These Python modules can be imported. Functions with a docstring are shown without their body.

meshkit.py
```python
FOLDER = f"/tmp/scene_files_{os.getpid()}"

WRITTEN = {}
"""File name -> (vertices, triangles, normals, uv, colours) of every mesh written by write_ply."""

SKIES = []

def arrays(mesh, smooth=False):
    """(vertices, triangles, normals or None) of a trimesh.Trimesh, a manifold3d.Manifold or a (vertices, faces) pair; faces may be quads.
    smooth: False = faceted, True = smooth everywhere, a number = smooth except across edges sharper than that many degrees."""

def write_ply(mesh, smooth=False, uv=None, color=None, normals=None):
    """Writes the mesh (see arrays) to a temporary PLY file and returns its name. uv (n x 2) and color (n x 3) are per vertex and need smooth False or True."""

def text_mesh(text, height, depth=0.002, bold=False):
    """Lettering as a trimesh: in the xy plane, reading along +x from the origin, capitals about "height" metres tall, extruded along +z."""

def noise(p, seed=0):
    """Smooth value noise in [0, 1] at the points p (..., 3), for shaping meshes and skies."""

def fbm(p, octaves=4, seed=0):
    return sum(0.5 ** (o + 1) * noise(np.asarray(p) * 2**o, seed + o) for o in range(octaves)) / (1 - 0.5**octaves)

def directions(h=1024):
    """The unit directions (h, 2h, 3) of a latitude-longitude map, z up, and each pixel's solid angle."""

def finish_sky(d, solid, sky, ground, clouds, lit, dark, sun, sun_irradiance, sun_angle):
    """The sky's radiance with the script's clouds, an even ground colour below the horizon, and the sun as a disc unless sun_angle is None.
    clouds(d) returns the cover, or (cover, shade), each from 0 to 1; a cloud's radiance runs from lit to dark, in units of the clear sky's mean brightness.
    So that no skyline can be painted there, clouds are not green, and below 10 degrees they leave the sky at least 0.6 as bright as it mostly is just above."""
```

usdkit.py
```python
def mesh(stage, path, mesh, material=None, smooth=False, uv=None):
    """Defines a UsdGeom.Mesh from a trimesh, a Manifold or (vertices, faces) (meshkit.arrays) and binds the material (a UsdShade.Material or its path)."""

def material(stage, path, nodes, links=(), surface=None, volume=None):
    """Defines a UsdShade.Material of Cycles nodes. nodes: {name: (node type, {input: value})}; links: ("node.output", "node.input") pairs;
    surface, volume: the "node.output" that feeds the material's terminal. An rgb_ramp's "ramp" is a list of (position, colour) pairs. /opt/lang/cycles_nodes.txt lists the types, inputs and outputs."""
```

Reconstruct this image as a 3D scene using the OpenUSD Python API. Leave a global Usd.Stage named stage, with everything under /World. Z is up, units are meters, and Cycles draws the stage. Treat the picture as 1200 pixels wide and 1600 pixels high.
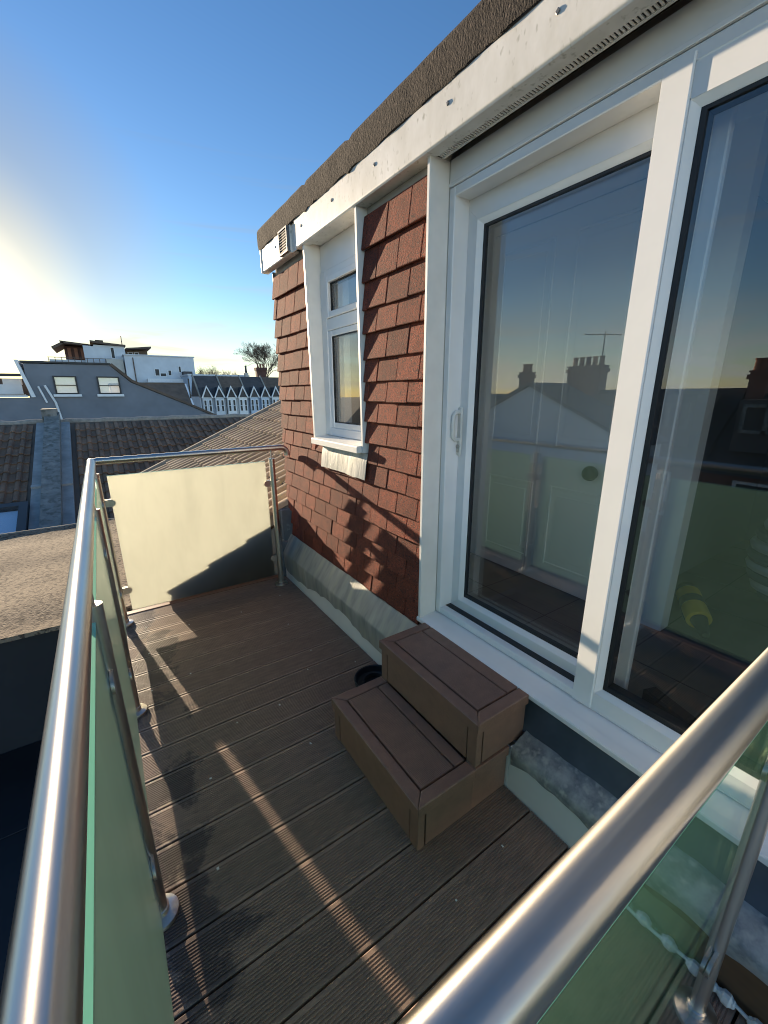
import math, random
import numpy as np, trimesh, usdkit, meshkit
from pxr import Usd, UsdGeom, UsdLux, UsdShade, Gf, Sdf

random.seed(7); rng = np.random.default_rng(7)
stage = Usd.Stage.CreateInMemory()
UsdGeom.SetStageUpAxis(stage, UsdGeom.Tokens.z); UsdGeom.SetStageMetersPerUnit(stage, 1.0)
UsdGeom.Xform.Define(stage, '/World')
UsdGeom.Scope.Define(stage, '/World/Looks')

# ------------------------------------------------------------------ camera, sky, sun, exposure
SUN_AZ, SUN_EL = math.radians(-10.3), math.radians(10.3)
cam = UsdGeom.Camera.Define(stage, '/World/camera')
cam.CreateHorizontalApertureAttr(36.0); cam.CreateVerticalApertureAttr(48.0)
cam.CreateFocalLengthAttr(640.389 / 1200 * 36.0)
cam.CreateClippingRangeAttr(Gf.Vec2f(0.02, 2000.0))
cam.CreateExposureAttr(1.33)
_yaw, _pitch, _roll = math.radians(33.865), math.radians(16.055), math.radians(-0.254)
fw = np.array([math.sin(_yaw) * math.cos(_pitch), math.cos(_yaw) * math.cos(_pitch), -math.sin(_pitch)])
rt0 = np.array([math.cos(_yaw), -math.sin(_yaw), 0.0]); up0 = np.cross(rt0, fw)
rt = rt0 * math.cos(_roll) + up0 * math.sin(_roll); up = np.cross(rt, fw)
m = Gf.Matrix4d(*[float(v) for v in (*rt, 0, *up, 0, *(-fw), 0, 0, 0, 1.43, 1)])
cam.AddTransformOp().Set(m)

usdkit.material(stage, '/World/Looks/sky_look', {
    'sky': ('sky_texture', dict(sky_type='single_scattering', sun_disc=False, sun_elevation=SUN_EL, sun_rotation=SUN_AZ, altitude=60.0, air_density=1.0, aerosol_density=0.06, ozone_density=2.2)),
    'tc': ('texture_coordinate', {}),
    'sep': ('separate_xyz', {}),
    # low bank of cloud along the horizon
    'mp': ('mapping', dict(scale=(2.2, 2.2, 15.0), location=(3.1, 0.4, 0.0))),
    'n1': ('noise_texture', dict(scale=2.0, detail=7.0, roughness=0.6, distortion=0.6)),
    'c1': ('map_range', dict(from_min=0.40, from_max=0.62, to_min=0.22, to_max=1.0, clamp=True)),
    'band': ('rgb_ramp', dict(ramp=[(0.0, (.8, .8, .8)), (0.05, (1, 1, 1)), (0.10, (.85, .85, .85)), (0.185, (0, 0, 0)), (1.0, (0, 0, 0))])),
    'm1': ('math', dict(math_type='multiply')),
    'm1b': ('math', dict(math_type='multiply', value2=0.85)),
    # thin high streaks
    'mp2': ('mapping', dict(scale=(0.9, 0.9, 34.0), rotation=(0.05, -0.03, 0.0))),
    'n2': ('noise_texture', dict(scale=1.3, detail=4.0, roughness=0.5)),
    'c2': ('map_range', dict(from_min=0.56, from_max=0.82, to_min=0.0, to_max=0.6, clamp=True)),
    'band2': ('rgb_ramp', dict(ramp=[(0.0, (0, 0, 0)), (0.15, (0, 0, 0)), (0.22, (1, 1, 1)), (0.36, (.6, .6, .6)), (0.5, (0, 0, 0)), (1.0, (0, 0, 0))])),
    'm2': ('math', dict(math_type='multiply')),
    'mx': ('math', dict(math_type='maximum')),
    'sat': ('hsv', dict(saturation=1.2, hue=0.508)),
    'bw': ('rgb_to_bw', {}),
    'dot': ('vector_math', dict(math_type='dot_product', vector2=tuple(float(v) for v in (math.sin(SUN_AZ) * math.cos(SUN_EL), math.cos(SUN_AZ) * math.cos(SUN_EL), math.sin(SUN_EL))))),
    'tint': ('rgb_ramp', dict(ramp=[(0.0, (.98, 1.06, 1.16)), (0.55, (1.02, 1.06, 1.10)), (0.80, (.92, .86, .72)), (0.92, (.70, .63, .47)), (0.978, (.62, .54, .35)), (0.993, (1.0, .86, .56)), (1.0, (1.5, 1.3, .95))])),
    'halo': ('rgb_ramp', dict(ramp=[(0.0, (0, 0, 0)), (0.935, (0, 0, 0)), (0.982, (.45, .45, .45)), (1.0, (.85, .85, .85))])), 'mxh': ('math', dict(math_type='maximum')),
    'cc': ('vector_math', dict(math_type='scale')),
    'mix': ('mix_color', dict(blend_type='mix')),
    'bg': ('background_shader', dict(strength=0.081)),
}, [('tc.generated', 'sep.vector1') if False else ('tc.generated', 'sep.vector'), ('tc.generated', 'mp.vector'), ('mp.vector', 'n1.vector'), ('n1.fac', 'c1.value'), ('sep.z', 'band.fac'),
    ('c1.result', 'm1.value1'), ('band.color', 'm1.value2'), ('m1.value', 'm1b.value1'),
    ('tc.generated', 'mp2.vector'), ('mp2.vector', 'n2.vector'), ('n2.fac', 'c2.value'), ('sep.z', 'band2.fac'), ('c2.result', 'm2.value1'), ('band2.color', 'm2.value2'),
    ('m1b.value', 'mx.value1'), ('m2.value', 'mx.value2'),
    ('sky.color', 'bw.color'), ('bw.val', 'cc.scale'), ('tc.generated', 'dot.vector1'), ('dot.value', 'tint.fac'), ('tint.color', 'cc.vector1'), ('dot.value', 'halo.fac'), ('mx.value', 'mxh.value1'), ('halo.color', 'mxh.value2'), ('mxh.value', 'mix.fac'), ('sky.color', 'sat.color'), ('sat.color', 'mix.a'), ('cc.vector', 'mix.b'), ('mix.result', 'bg.color')], surface='bg.background')
dome = UsdLux.DomeLight.Define(stage, '/World/sky'); dome.CreateIntensityAttr(1.0)
UsdShade.MaterialBindingAPI.Apply(dome.GetPrim()).Bind(UsdShade.Material.Get(stage, '/World/Looks/sky_look'))
dome.GetPrim().SetCustomDataByKey('kind', 'structure')

sun = UsdLux.DistantLight.Define(stage, '/World/sun')
sun.CreateIntensityAttr(1.25); sun.CreateAngleAttr(0.5); sun.CreateNormalizeAttr(True) if hasattr(sun, 'CreateNormalizeAttr') else None
sun.CreateColorAttr(Gf.Vec3f(1.0, 0.80, 0.56))
sd = np.array([math.sin(SUN_AZ) * math.cos(SUN_EL), math.cos(SUN_AZ) * math.cos(SUN_EL), math.sin(SUN_EL)])
zx = sd; xx = np.cross([0, 0, 1], zx); xx /= np.linalg.norm(xx); yx = np.cross(zx, xx)
sun.AddTransformOp().Set(Gf.Matrix4d(*[float(v) for v in (*xx, 0, *yx, 0, *zx, 0, 0, 0, 50, 1)]))

# ------------------------------------------------------------------ materials
M = {}
def mat(name, color, rough=0.5, metal=0.0, spec=0.5, var=0.0, vscale=8.0, color2=None, speck=None, speckscale=250.0, speckw=(0.55, 0.7), bump=0.0, bscale=60.0, bdist=0.004, rnd=0.0, stretch=(1, 1, 1), detail=5.0, rvar=0.0, coat=0.0, obj=False, damp=False, rw=(.32, .68), dots=None):
    """Principled with two-tone noise, fine specks, bump and a per-object tone shift."""
    nodes = {'g': ('texture_coordinate', {}) if obj else ('geometry', {}), 'mp': ('mapping', dict(scale=stretch)),
             'p': ('principled_bsdf', dict(base_color=color, roughness=rough, metallic=metal, specular_ior_level=spec, coat_weight=coat))}
    links = [('g.object' if obj else 'g.position', 'mp.vector')]
    src = None
    if var > 0:
        c2 = color2 or tuple(c * (1 - var) for c in color)
        nodes['n'] = ('noise_texture', dict(scale=vscale, detail=detail, roughness=0.62))
        nodes['r'] = ('rgb_ramp', dict(ramp=[(rw[0], color), (rw[1], c2)]))
        links += [('mp.vector', 'n.vector'), ('n.fac', 'r.fac')]; src = 'r.color'
    if speck is not None:
        nodes['ns'] = ('noise_texture', dict(scale=speckscale, detail=2.0, roughness=0.5))
        nodes['ms'] = ('map_range', dict(from_min=speckw[0], from_max=speckw[1], clamp=True))
        nodes['mxs'] = ('mix_color', dict(a=color, b=speck))
        links += [('mp.vector', 'ns.vector'), ('ns.fac', 'ms.value'), ('ms.result', 'mxs.fac')]
        if src: links.append((src, 'mxs.a'))
        src = 'mxs.result'
    if dots:
        nodes['nv'] = ('voronoi_texture', dict(scale=dots[1])); nodes['mv'] = ('map_range', dict(from_min=dots[2], from_max=dots[2] * .6, clamp=True)); nodes['mxv'] = ('mix_color', dict(b=dots[0]))
        links += [('mp.vector', 'nv.vector'), ('nv.distance', 'mv.value'), ('mv.result', 'mxv.fac'), (src, 'mxv.a')]; src = 'mxv.result'
    if rnd > 0:
        nodes['oi'] = ('object_info', {})
        nodes['mr'] = ('map_range', dict(to_min=1 - rnd, to_max=1 + rnd))
        nodes['hs'] = ('hsv', dict(color=color))
        links += [('oi.random', 'mr.value'), ('mr.result', 'hs.value')]
        if src: links.append((src, 'hs.color'))
        src = 'hs.color'
    if src: links.append((src, 'p.base_color'))
    if rvar > 0:
        nodes['nr'] = ('noise_texture', dict(scale=vscale * 1.7, detail=4.0))
        nodes['rr'] = ('map_range', dict(from_min=0.3, from_max=0.7, to_min=max(0.02, rough - rvar), to_max=min(1, rough + rvar), clamp=True))
        links += [('mp.vector', 'nr.vector'), ('nr.fac', 'rr.value'), ('rr.result', 'p.roughness')]
    if bump > 0:
        nodes['nb'] = ('noise_texture', dict(scale=bscale, detail=3.0, roughness=0.6))
        nodes['b'] = ('bump', dict(strength=bump, distance=bdist))
        links += [('mp.vector', 'nb.vector'), ('nb.fac', 'b.height'), ('b.normal', 'p.normal')]
    if damp:
        nodes.update({'wn': ('noise_texture', dict(scale=3.2, detail=8.0, roughness=.68, distortion=.4)), 'wx': ('separate_xyz', {}), 'wm': ('map_range', dict(from_min=.42, from_max=.02, to_min=-.22, to_max=.10, clamp=True)),
            'wa': ('math', dict(math_type='add')), 'wr': ('map_range', dict(from_min=.555, from_max=.60, clamp=True)), 'wd': ('vector_math', dict(math_type='multiply', vector2=(.38, .38, .40))), 'wc': ('mix_color', {}),
            'wq': ('mix_float', dict(a=rough, b=.34))})
        links[:] = [l for l in links if l[1] not in ('p.base_color', 'p.roughness')]
        links += [('g.position', 'wn.vector'), ('g.position', 'wx.vector'), ('wx.x', 'wm.value'), ('wn.fac', 'wa.value1'), ('wm.result', 'wa.value2'), ('wa.value', 'wr.value'), (src, 'wd.vector1'), (src, 'wc.a'), ('wd.vector', 'wc.b'), ('wr.result', 'wc.fac'), ('wc.result', 'p.base_color'), ('wr.result', 'wq.fac'), ('wq.result', 'p.roughness')]
    M[name] = usdkit.material(stage, '/World/Looks/' + name, nodes, links, surface='p.BSDF')
    return M[name]

def glassmat(name, tint, ior_gain=1.0, floor=0.04):
    """Window pane: clear, with a Schlick mirror term."""
    M[name] = usdkit.material(stage, '/World/Looks/' + name, {
        'lw': ('layer_weight', dict(blend=0.5)), 'pw': ('math', dict(math_type='power', value2=4.0)),
        'mr': ('map_range', dict(to_min=floor, to_max=min(1.0, ior_gain), clamp=True)),
        't': ('transparent_bsdf', dict(color=tint)), 'g': ('glossy_bsdf', dict(color=(1, 1, 1), roughness=0.0)), 'm': ('mix_closure', {})},
        [('lw.facing', 'pw.value1'), ('pw.value', 'mr.value'), ('mr.result', 'm.fac'), ('t.BSDF', 'm.closure1'), ('g.BSDF', 'm.closure2')], surface='m.closure')

def frostmat(name, tint, rough=0.6, fwd=0.5):
    """Etched glass: part wide, part forward scattering, with a soft sheen."""
    M[name] = usdkit.material(stage, '/World/Looks/' + name, {
        'lw': ('layer_weight', dict(blend=0.5)), 'pw': ('math', dict(math_type='power', value2=5.0)),
        'mr': ('map_range', dict(to_min=0.04, to_max=0.7, clamp=True)),
        'geo': ('geometry', {}), 'mp': ('mapping', dict(scale=(3.0, 3.0, .9))), 'n': ('noise_texture', dict(scale=3.0, detail=9.0, roughness=.68, distortion=.5)), 'r': ('rgb_ramp', dict(ramp=[(0.34, tuple(c * 0.95 for c in tint)), (0.55, tint), (0.66, tuple(min(1, c * 1.02) for c in tint))])),
        't': ('translucent_bsdf', dict(color=tint)), 'd': ('refraction_bsdf', dict(color=tint, roughness=rough, IOR=1.3)), 'td': ('mix_closure', dict(fac=fwd)),
        'g': ('glossy_bsdf', dict(color=(1, 1, 1), roughness=0.22)), 'm': ('mix_closure', {})},
        [('geo.position', 'mp.vector'), ('mp.vector', 'n.vector'), ('n.fac', 'r.fac'), ('r.color', 't.color'), ('r.color', 'd.color'), ('t.BSDF', 'td.closure1'), ('d.BSDF', 'td.closure2'),
         ('lw.facing', 'pw.value1'), ('pw.value', 'mr.value'), ('mr.result', 'm.fac'), ('td.closure', 'm.closure1'), ('g.BSDF', 'm.closure2')], surface='m.closure')

mat('composite', (.30, .20, .152), .62, var=.35, vscale=14, stretch=(1, 4, 4), speck=(.34, .24, .18), speckscale=420, speckw=(.52, .72), bump=.35, bscale=500, bdist=.001, rnd=.10, damp=True)
mat('composite_smooth', (.245, .135, .099), .5, var=.22, vscale=20, speck=(.32, .195, .13), speckscale=500, speckw=(.55, .75), bump=.15, bscale=600, bdist=.0008, rnd=.05)
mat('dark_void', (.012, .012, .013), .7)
mat('upvc', (.86, .86, .855), .28, var=.05, vscale=5, color2=(.81, .815, .81))
mat('upvc_dirty', (.82, .805, .77), .42, var=.2, vscale=9, color2=(.66, .64, .58), speck=(.38, .37, .31), speckscale=52, speckw=(.62, .80), bump=.1, bscale=90, bdist=.002, stretch=(1, 1, .55))
mat('cheek_paint', (.82, .81, .77), .45, var=.1, vscale=7, bump=.08, bscale=120, bdist=.001)
mat('felt', (.022, .016, .0145), .95, var=.4, vscale=30, speck=(.085, .064, .055), speckscale=120, speckw=(.56, .68), bump=1.0, bscale=170, bdist=.012, stretch=(1, 1, .6))
mat('tile', (.275, .056, .025), .9, var=.45, vscale=14, speck=(.06, .022, .015), speckscale=170, speckw=(.50, .60), bump=1.0, bscale=190, bdist=.004, rnd=.26, dots=((.42, .24, .17), 75.0, .13))
mat('lead', (.42, .42, .40), .48, var=.55, vscale=9, color2=(.22, .235, .225), speck=(.40, .40, .34), speckscale=12, speckw=(.50, .72), bump=.35, bscale=22, bdist=.006, metal=.15, stretch=(.30, 1.5, .35), rvar=.15)
mat('lead_mottled', (.42, .42, .405), .5, var=.6, vscale=15, color2=(.17, .185, .195), rw=(.37, .64), speck=(.47, .46, .42), speckscale=40, speckw=(.54, .74), bump=.6, bscale=24, bdist=.008, metal=.1, detail=9)
mat('lead_grey', (.17, .19, .215), .55, var=.4, vscale=8, bump=.25, bscale=14, bdist=.005, metal=.2, speck=(.3, .31, .31), speckscale=30, speckw=(.6, .75))
mat('membrane', (.085, .105, .14), .55, var=.35, vscale=6, bump=.3, bscale=9, bdist=.008)
def steelmat(name, axis, rough=.32, aniso=.75):
    M[name] = usdkit.material(stage, '/World/Looks/' + name, {
        'g': ('geometry', {}), 'mp': ('mapping', dict(scale=tuple(.12 if a else 1.0 for a in axis))), 'n': ('noise_texture', dict(scale=14.0, detail=6.0, roughness=.6)),
        'r': ('rgb_ramp', dict(ramp=[(.3, (.66, .615, .55)), (.7, (.57, .53, .475))])), 'rr': ('map_range', dict(from_min=.3, from_max=.7, to_min=rough - .05, to_max=rough + .06, clamp=True)),
        'nb': ('noise_texture', dict(scale=380.0, detail=2.0)), 'b': ('bump', dict(strength=.06, distance=.0005)),
        't': ('combine_xyz', dict(x=float(axis[0]), y=float(axis[1]), z=float(axis[2]))), 'p': ('principled_bsdf', dict(metallic=1.0, anisotropic=aniso))},
        [('g.position', 'mp.vector'), ('mp.vector', 'n.vector'), ('n.fac', 'r.fac'), ('r.color', 'p.base_color'), ('n.fac', 'rr.value'), ('rr.result', 'p.roughness'), ('g.position', 'nb.vector'), ('nb.fac', 'b.height'), ('b.normal', 'p.normal'), ('t.vector', 'p.tangent')], surface='p.BSDF')
steelmat('steel', (1, 0, 0)); steelmat('steel_y', (0, 1, 0)); steelmat('steel_post', (0, 0, 1), .30, .6)
mat('rubber', (.018, .018, .02), .55)
mat('black_plastic', (.02, .02, .022), .4)
mat('grey_plastic', (.13, .135, .14), .4)
mat('white_plastic', (.74, .73, .68), .4, var=.1, vscale=30)
mat('timber', (.16, .085, .04), .7, var=.4, vscale=20, stretch=(1, .2, 1))
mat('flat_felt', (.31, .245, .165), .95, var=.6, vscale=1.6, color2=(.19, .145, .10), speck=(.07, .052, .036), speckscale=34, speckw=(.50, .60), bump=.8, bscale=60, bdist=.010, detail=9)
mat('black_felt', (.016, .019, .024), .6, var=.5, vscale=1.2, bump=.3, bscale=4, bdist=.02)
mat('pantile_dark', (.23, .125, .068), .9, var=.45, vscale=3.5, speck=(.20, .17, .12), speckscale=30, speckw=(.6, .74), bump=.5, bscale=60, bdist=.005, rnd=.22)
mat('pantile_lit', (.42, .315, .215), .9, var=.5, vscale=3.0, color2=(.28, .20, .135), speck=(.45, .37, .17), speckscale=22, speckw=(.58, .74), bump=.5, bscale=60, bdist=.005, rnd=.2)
mat('mortar', (.34, .31, .26), .95, var=.4, vscale=12, bump=.5, bscale=40)
mat('old_concrete', (.24, .235, .21), .95, var=.5, vscale=6, speck=(.10, .10, .085), speckscale=11, speckw=(.50, .66), bump=.5, bscale=30, bdist=.01)
mat('lead_blue', (.30, .295, .275), .6, var=.35, vscale=5, bump=.2, bscale=10)
mat('grey_render', (.20, .212, .235), .9, var=.22, vscale=.9, bump=.15, bscale=20)
mat('dark_frame', (.035, .032, .03), .5)
mat('white_paint', (.78, .78, .77), .6, var=.10, vscale=2)
mat('pale_render', (.60, .63, .66), .85, var=.15, vscale=.35)
mat('cream_render', (.52, .50, .45), .9, var=.2, vscale=.6)
mat('blue_render', (.52, .60, .70), .85, var=.12, vscale=.2)
mat('slate', (.085, .075, .072), .8, var=.4, vscale=.8, bump=.3, bscale=3, rnd=.2)
mat('slate_brown', (.15, .105, .075), .9, var=.4, vscale=1.2, rnd=.1)
mat('brick', (.21, .085, .06), .9, var=.4, vscale=2.5, bump=.3, bscale=12)
mat('brick_far', (.10, .048, .036), .9, var=.4, vscale=1.0)
mat('terracotta', (.28, .12, .07), .85, var=.3, vscale=6)
mat('bark', (.10, .075, .055), .9, var=.4, vscale=1.0)
mat('twig', (.105, .075, .052), .95, var=.4, vscale=.4)
mat('street', (.06, .06, .06), .9, var=.4, vscale=.05)
mat('room_white', (.82, .81, .78), .7)
mat('grey_wall', (.16, .165, .165), .8)
mat('door_white', (.86, .86, .82), .45)
mat('floor_tile', (.16, .145, .13), .5, var=.3, vscale=5)
mat('grout', (.08, .075, .07), .9)
mat('yellow', (.62, .43, .03), .4)
mat('stripe_light', (.55, .53, .5), .9)
mat('stripe_dark', (.10, .11, .13), .9)
mat('dark_cloth', (.02, .02, .022), .8)
mat('wire', (.16, .15, .14), .5, metal=.8)
mat('balcony_white', (.80, .80, .78), .5)
glassmat('pane_glass', (.98, .985, .98), 1.0, 0.095)
M['near_glass'] = usdkit.material(stage, '/World/Looks/near_glass', {
    'lw': ('layer_weight', dict(blend=0.5)), 'pw': ('math', dict(math_type='power', value2=4.0)), 'mr': ('map_range', dict(to_min=.05, to_max=.9, clamp=True)),
    't': ('transparent_bsdf', dict(color=(.60, .78, .68))), 'tl': ('translucent_bsdf', dict(color=(.40, .78, .64))), 'mm': ('mix_closure', dict(fac=.035)),
    'g': ('glossy_bsdf', dict(color=(1, 1, 1), roughness=.03)), 'm': ('mix_closure', {})},
    [('lw.facing', 'pw.value1'), ('pw.value', 'mr.value'), ('mr.result', 'm.fac'), ('t.BSDF', 'mm.closure1'), ('tl.BSDF', 'mm.closure2'), ('mm.closure', 'm.closure1'), ('g.BSDF', 'm.closure2')], surface='m.closure')
glassmat('window_dark', (.22, .26, .28), 1.0, 0.10)
frostmat('frosted', (.56, .575, .535))
frostmat('frosted_green', (.54, .72, .635), .5, .68)
M['glass_edge'] = mat('glass_edge', (.22, .60, .42), .12, spec=.8)

# ------------------------------------------------------------------ mesh helpers
def box(x0, x1, y0, y1, z0, z1, c=0.0):
    lo = np.minimum([x0, y0, z0], [x1, y1, z1]); hi = np.maximum([x0, y0, z0], [x1, y1, z1])
    if c <= 0:
        b = trimesh.creation.box(hi - lo); b.apply_translation((lo + hi) / 2); return b
    c = min(c, 0.45 * (hi - lo).min()); pts = []
    for i in range(8):
        s = np.array([i & 1, (i >> 1) & 1, (i >> 2) & 1]); p = np.where(s, hi, lo); d = np.where(s, -1.0, 1.0)
        for a in range(3):
            q = p.astype(float).copy()
            for b_ in range(3):
                if b_ != a: q[b_] += d[b_] * c
            pts.append(q)
    return trimesh.convex.convex_hull(np.array(pts))
def tube(pts, r, n=14, caps=True, radii=None):
    pts = np.asarray(pts, float); k = len(pts); rr = np.full(k, r) if radii is None else np.asarray(radii, float)
    t = np.gradient(pts, axis=0) if k > 2 else np.repeat((pts[1:] - pts[:1]), k, 0)
    t /= np.linalg.norm(t, axis=1, keepdims=True)
    u = np.cross(t[0], [0, 0, 1.0]); u = u if np.linalg.norm(u) > 1e-3 else np.cross(t[0], [1.0, 0, 0]); u /= np.linalg.norm(u)
    V = []; a = np.linspace(0, 2 * np.pi, n, endpoint=False)
    for i in range(k):
        u = u - t[i] * (u @ t[i]); u /= np.linalg.norm(u); w = np.cross(t[i], u)
        V.append(pts[i] + rr[i] * (np.outer(np.cos(a), u) + np.outer(np.sin(a), w)))
    V = np.vstack(V); F = []
    for i in range(k - 1):
        for j in range(n):
            a0, a1 = i * n + j, i * n + (j + 1) % n
            F += [[a0, a1, a1 + n], [a0, a1 + n, a0 + n]]
    if caps:
        V = np.vstack([V, pts[0], pts[-1]]); c0, c1 = k * n, k * n + 1
        for j in range(n):
            F += [[c0, (j + 1) % n, j], [c1, (k - 1) * n + j, (k - 1) * n + (j + 1) % n]]
    return trimesh.Trimesh(V, F, process=False)
def lathe(profile, cx, cy, n=24):
    pr = np.asarray(profile, float); a = np.linspace(0, 2 * np.pi, n, endpoint=False)
    V = np.vstack([np.c_[cx + r * np.cos(a), cy + r * np.sin(a), np.full(n, z)] for r, z in pr]); F = []
    for i in range(len(pr) - 1):
        for j in range(n):
            a0, a1 = i * n + j, i * n + (j + 1) % n
            F += [[a0, a1, a1 + n], [a0, a1 + n, a0 + n]]
    return trimesh.Trimesh(V, F, process=False)
def extrude(poly, axis, a0, a1):
    """poly: outline in the other two axes (x: (y,z); y: (x,z); z: (x,y)), pushed along axis."""
    from shapely.geometry import Polygon
    b = trimesh.creation.extrude_polygon(Polygon(poly), a1 - a0, engine='earcut')
    v = np.array(b.vertices)
    v = {'x': np.c_[v[:, 2] + a0, v[:, 0], v[:, 1]], 'y': np.c_[v[:, 0], v[:, 2] + a0, v[:, 1]], 'z': np.c_[v[:, 0], v[:, 1], v[:, 2] + a0]}[axis]
    b = trimesh.Trimesh(v, b.faces, process=False); b.fix_normals(); return b
def cat(*ms):
    out = []
    for x in ms: out += list(x) if isinstance(x, (list, tuple)) else [x]
    return trimesh.util.concatenate(out)
def turn(mesh, deg, axis, about):
    mesh.apply_transform(trimesh.transformations.rotation_matrix(math.radians(deg), axis, about)); return mesh

COUNT = {}
def path_for(parent, name):
    k = (parent, name); n = COUNT.get(k, 0); COUNT[k] = n + 1
    return f'{parent}/{name}' + (f'_{n:03d}' if n else '')
def tag(path, label=None, cat_=None, group=None, kind=None):
    p = stage.GetPrimAtPath(path)
    for k, v in (('label', label), ('category', cat_), ('group', group), ('kind', kind)):
        if v: p.SetCustomDataByKey(k, v)
    return path
def thing(name, label, category, loc=(0, 0, 0), group=None, kind=None):
    p = path_for('/World', name); x = UsdGeom.Xform.Define(stage, p)
    if any(loc): x.AddTranslateOp().Set(Gf.Vec3d(*loc))
    ORG[p] = np.array(loc, float)
    return tag(p, label, category, group, kind)
ORG = {}
def origin(p):
    while p.count('/') > 2: p = p.rsplit('/', 1)[0]
    return ORG.get(p, np.zeros(3))
def put(parent, name, mesh, material, smooth=False, label=None):
    p = path_for(parent, name)
    o = origin(p)
    if o.any():
        mesh = mesh.copy(); mesh.apply_translation(-o)
    usdkit.mesh(stage, p, mesh, M[material] if isinstance(material, str) else material, smooth)
    if label: tag(p, label)
    return p
def top(name, mesh, material, label=None, category=None, kind=None, smooth=False, group=None):
    return tag(put('/World', name, mesh, material, smooth), label, category, group, kind)

# ------------------------------------------------------------------ setting: ground
gx, gy = np.meshgrid(np.linspace(-1200, 1200, 41), np.linspace(-1200, 1200, 41), indexing='ij')
gv = np.c_[gx.ravel(), gy.ravel(), np.full(gx.size, -8.0)]
gf = [[i * 41 + j, (i + 1) * 41 + j, (i + 1) * 41 + j + 1, i * 41 + j + 1] for i in range(40) for j in range(40)]
usdkit.mesh(stage, '/World/ground', (gv, np.array(gf)), M['street']); tag('/World/ground', kind='structure')

# ------------------------------------------------------------------ the deck
DX0, DX1 = -0.150, 1.050
deck = thing('deck', 'dark brown grooved composite roof terrace deck between glass balustrade and tiled wall', None, kind='structure')
PITCH, JY = 0.149, 0.7836
def plank_mesh(y0, y1):
    """Ribbed board: plain margins, fine grooves along the board."""
    w = y1 - y0; e = 0.010; n = 15; g = (w - 2 * e) / n; pts = [(y0, -0.024), (y0, -0.002), (y0 + .002, 0.0)]
    for i in range(n):
        a = y0 + e + i * g
        pts += [(a, 0.0), (a + .10 * g, -.0026), (a + .52 * g, -.0026), (a + .62 * g, 0.0)]
    pts += [(y1 - .002, 0.0), (y1, -0.002), (y1, -0.024)]
    return extrude(pts, 'x', DX0, DX1)
for k in range(-6, 15):
    y0 = JY + k * PITCH
    b = plank_mesh(y0 + .003, y0 + PITCH - .003)
    b.apply_translation([rng.uniform(-.001, .001), 0, rng.uniform(-.0008, .0006)])
    put(deck, 'deck_board', b, 'composite')
yend = JY + 15 * PITCH
put(deck, 'edge_board', box(DX0, DX1, yend + .003, yend + .05, -.03, .004, .002), 'composite_smooth')
put(deck, 'edge_board', box(DX0 - .024, DX0 - .003, -.12, yend + .05, -.14, -.001, .002), 'composite_smooth')
put(deck, 'deck_underlay', box(DX0 + .005, DX1 + .03, -.11, yend + .045, -.08, -.030), 'dark_void')

# ------------------------------------------------------------------ the house with its dormer
house = thing('dormer_house', 'house with red tile-hung dormer, white window and sliding patio door opening on the deck', 'house')
YN = 3.09
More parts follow.
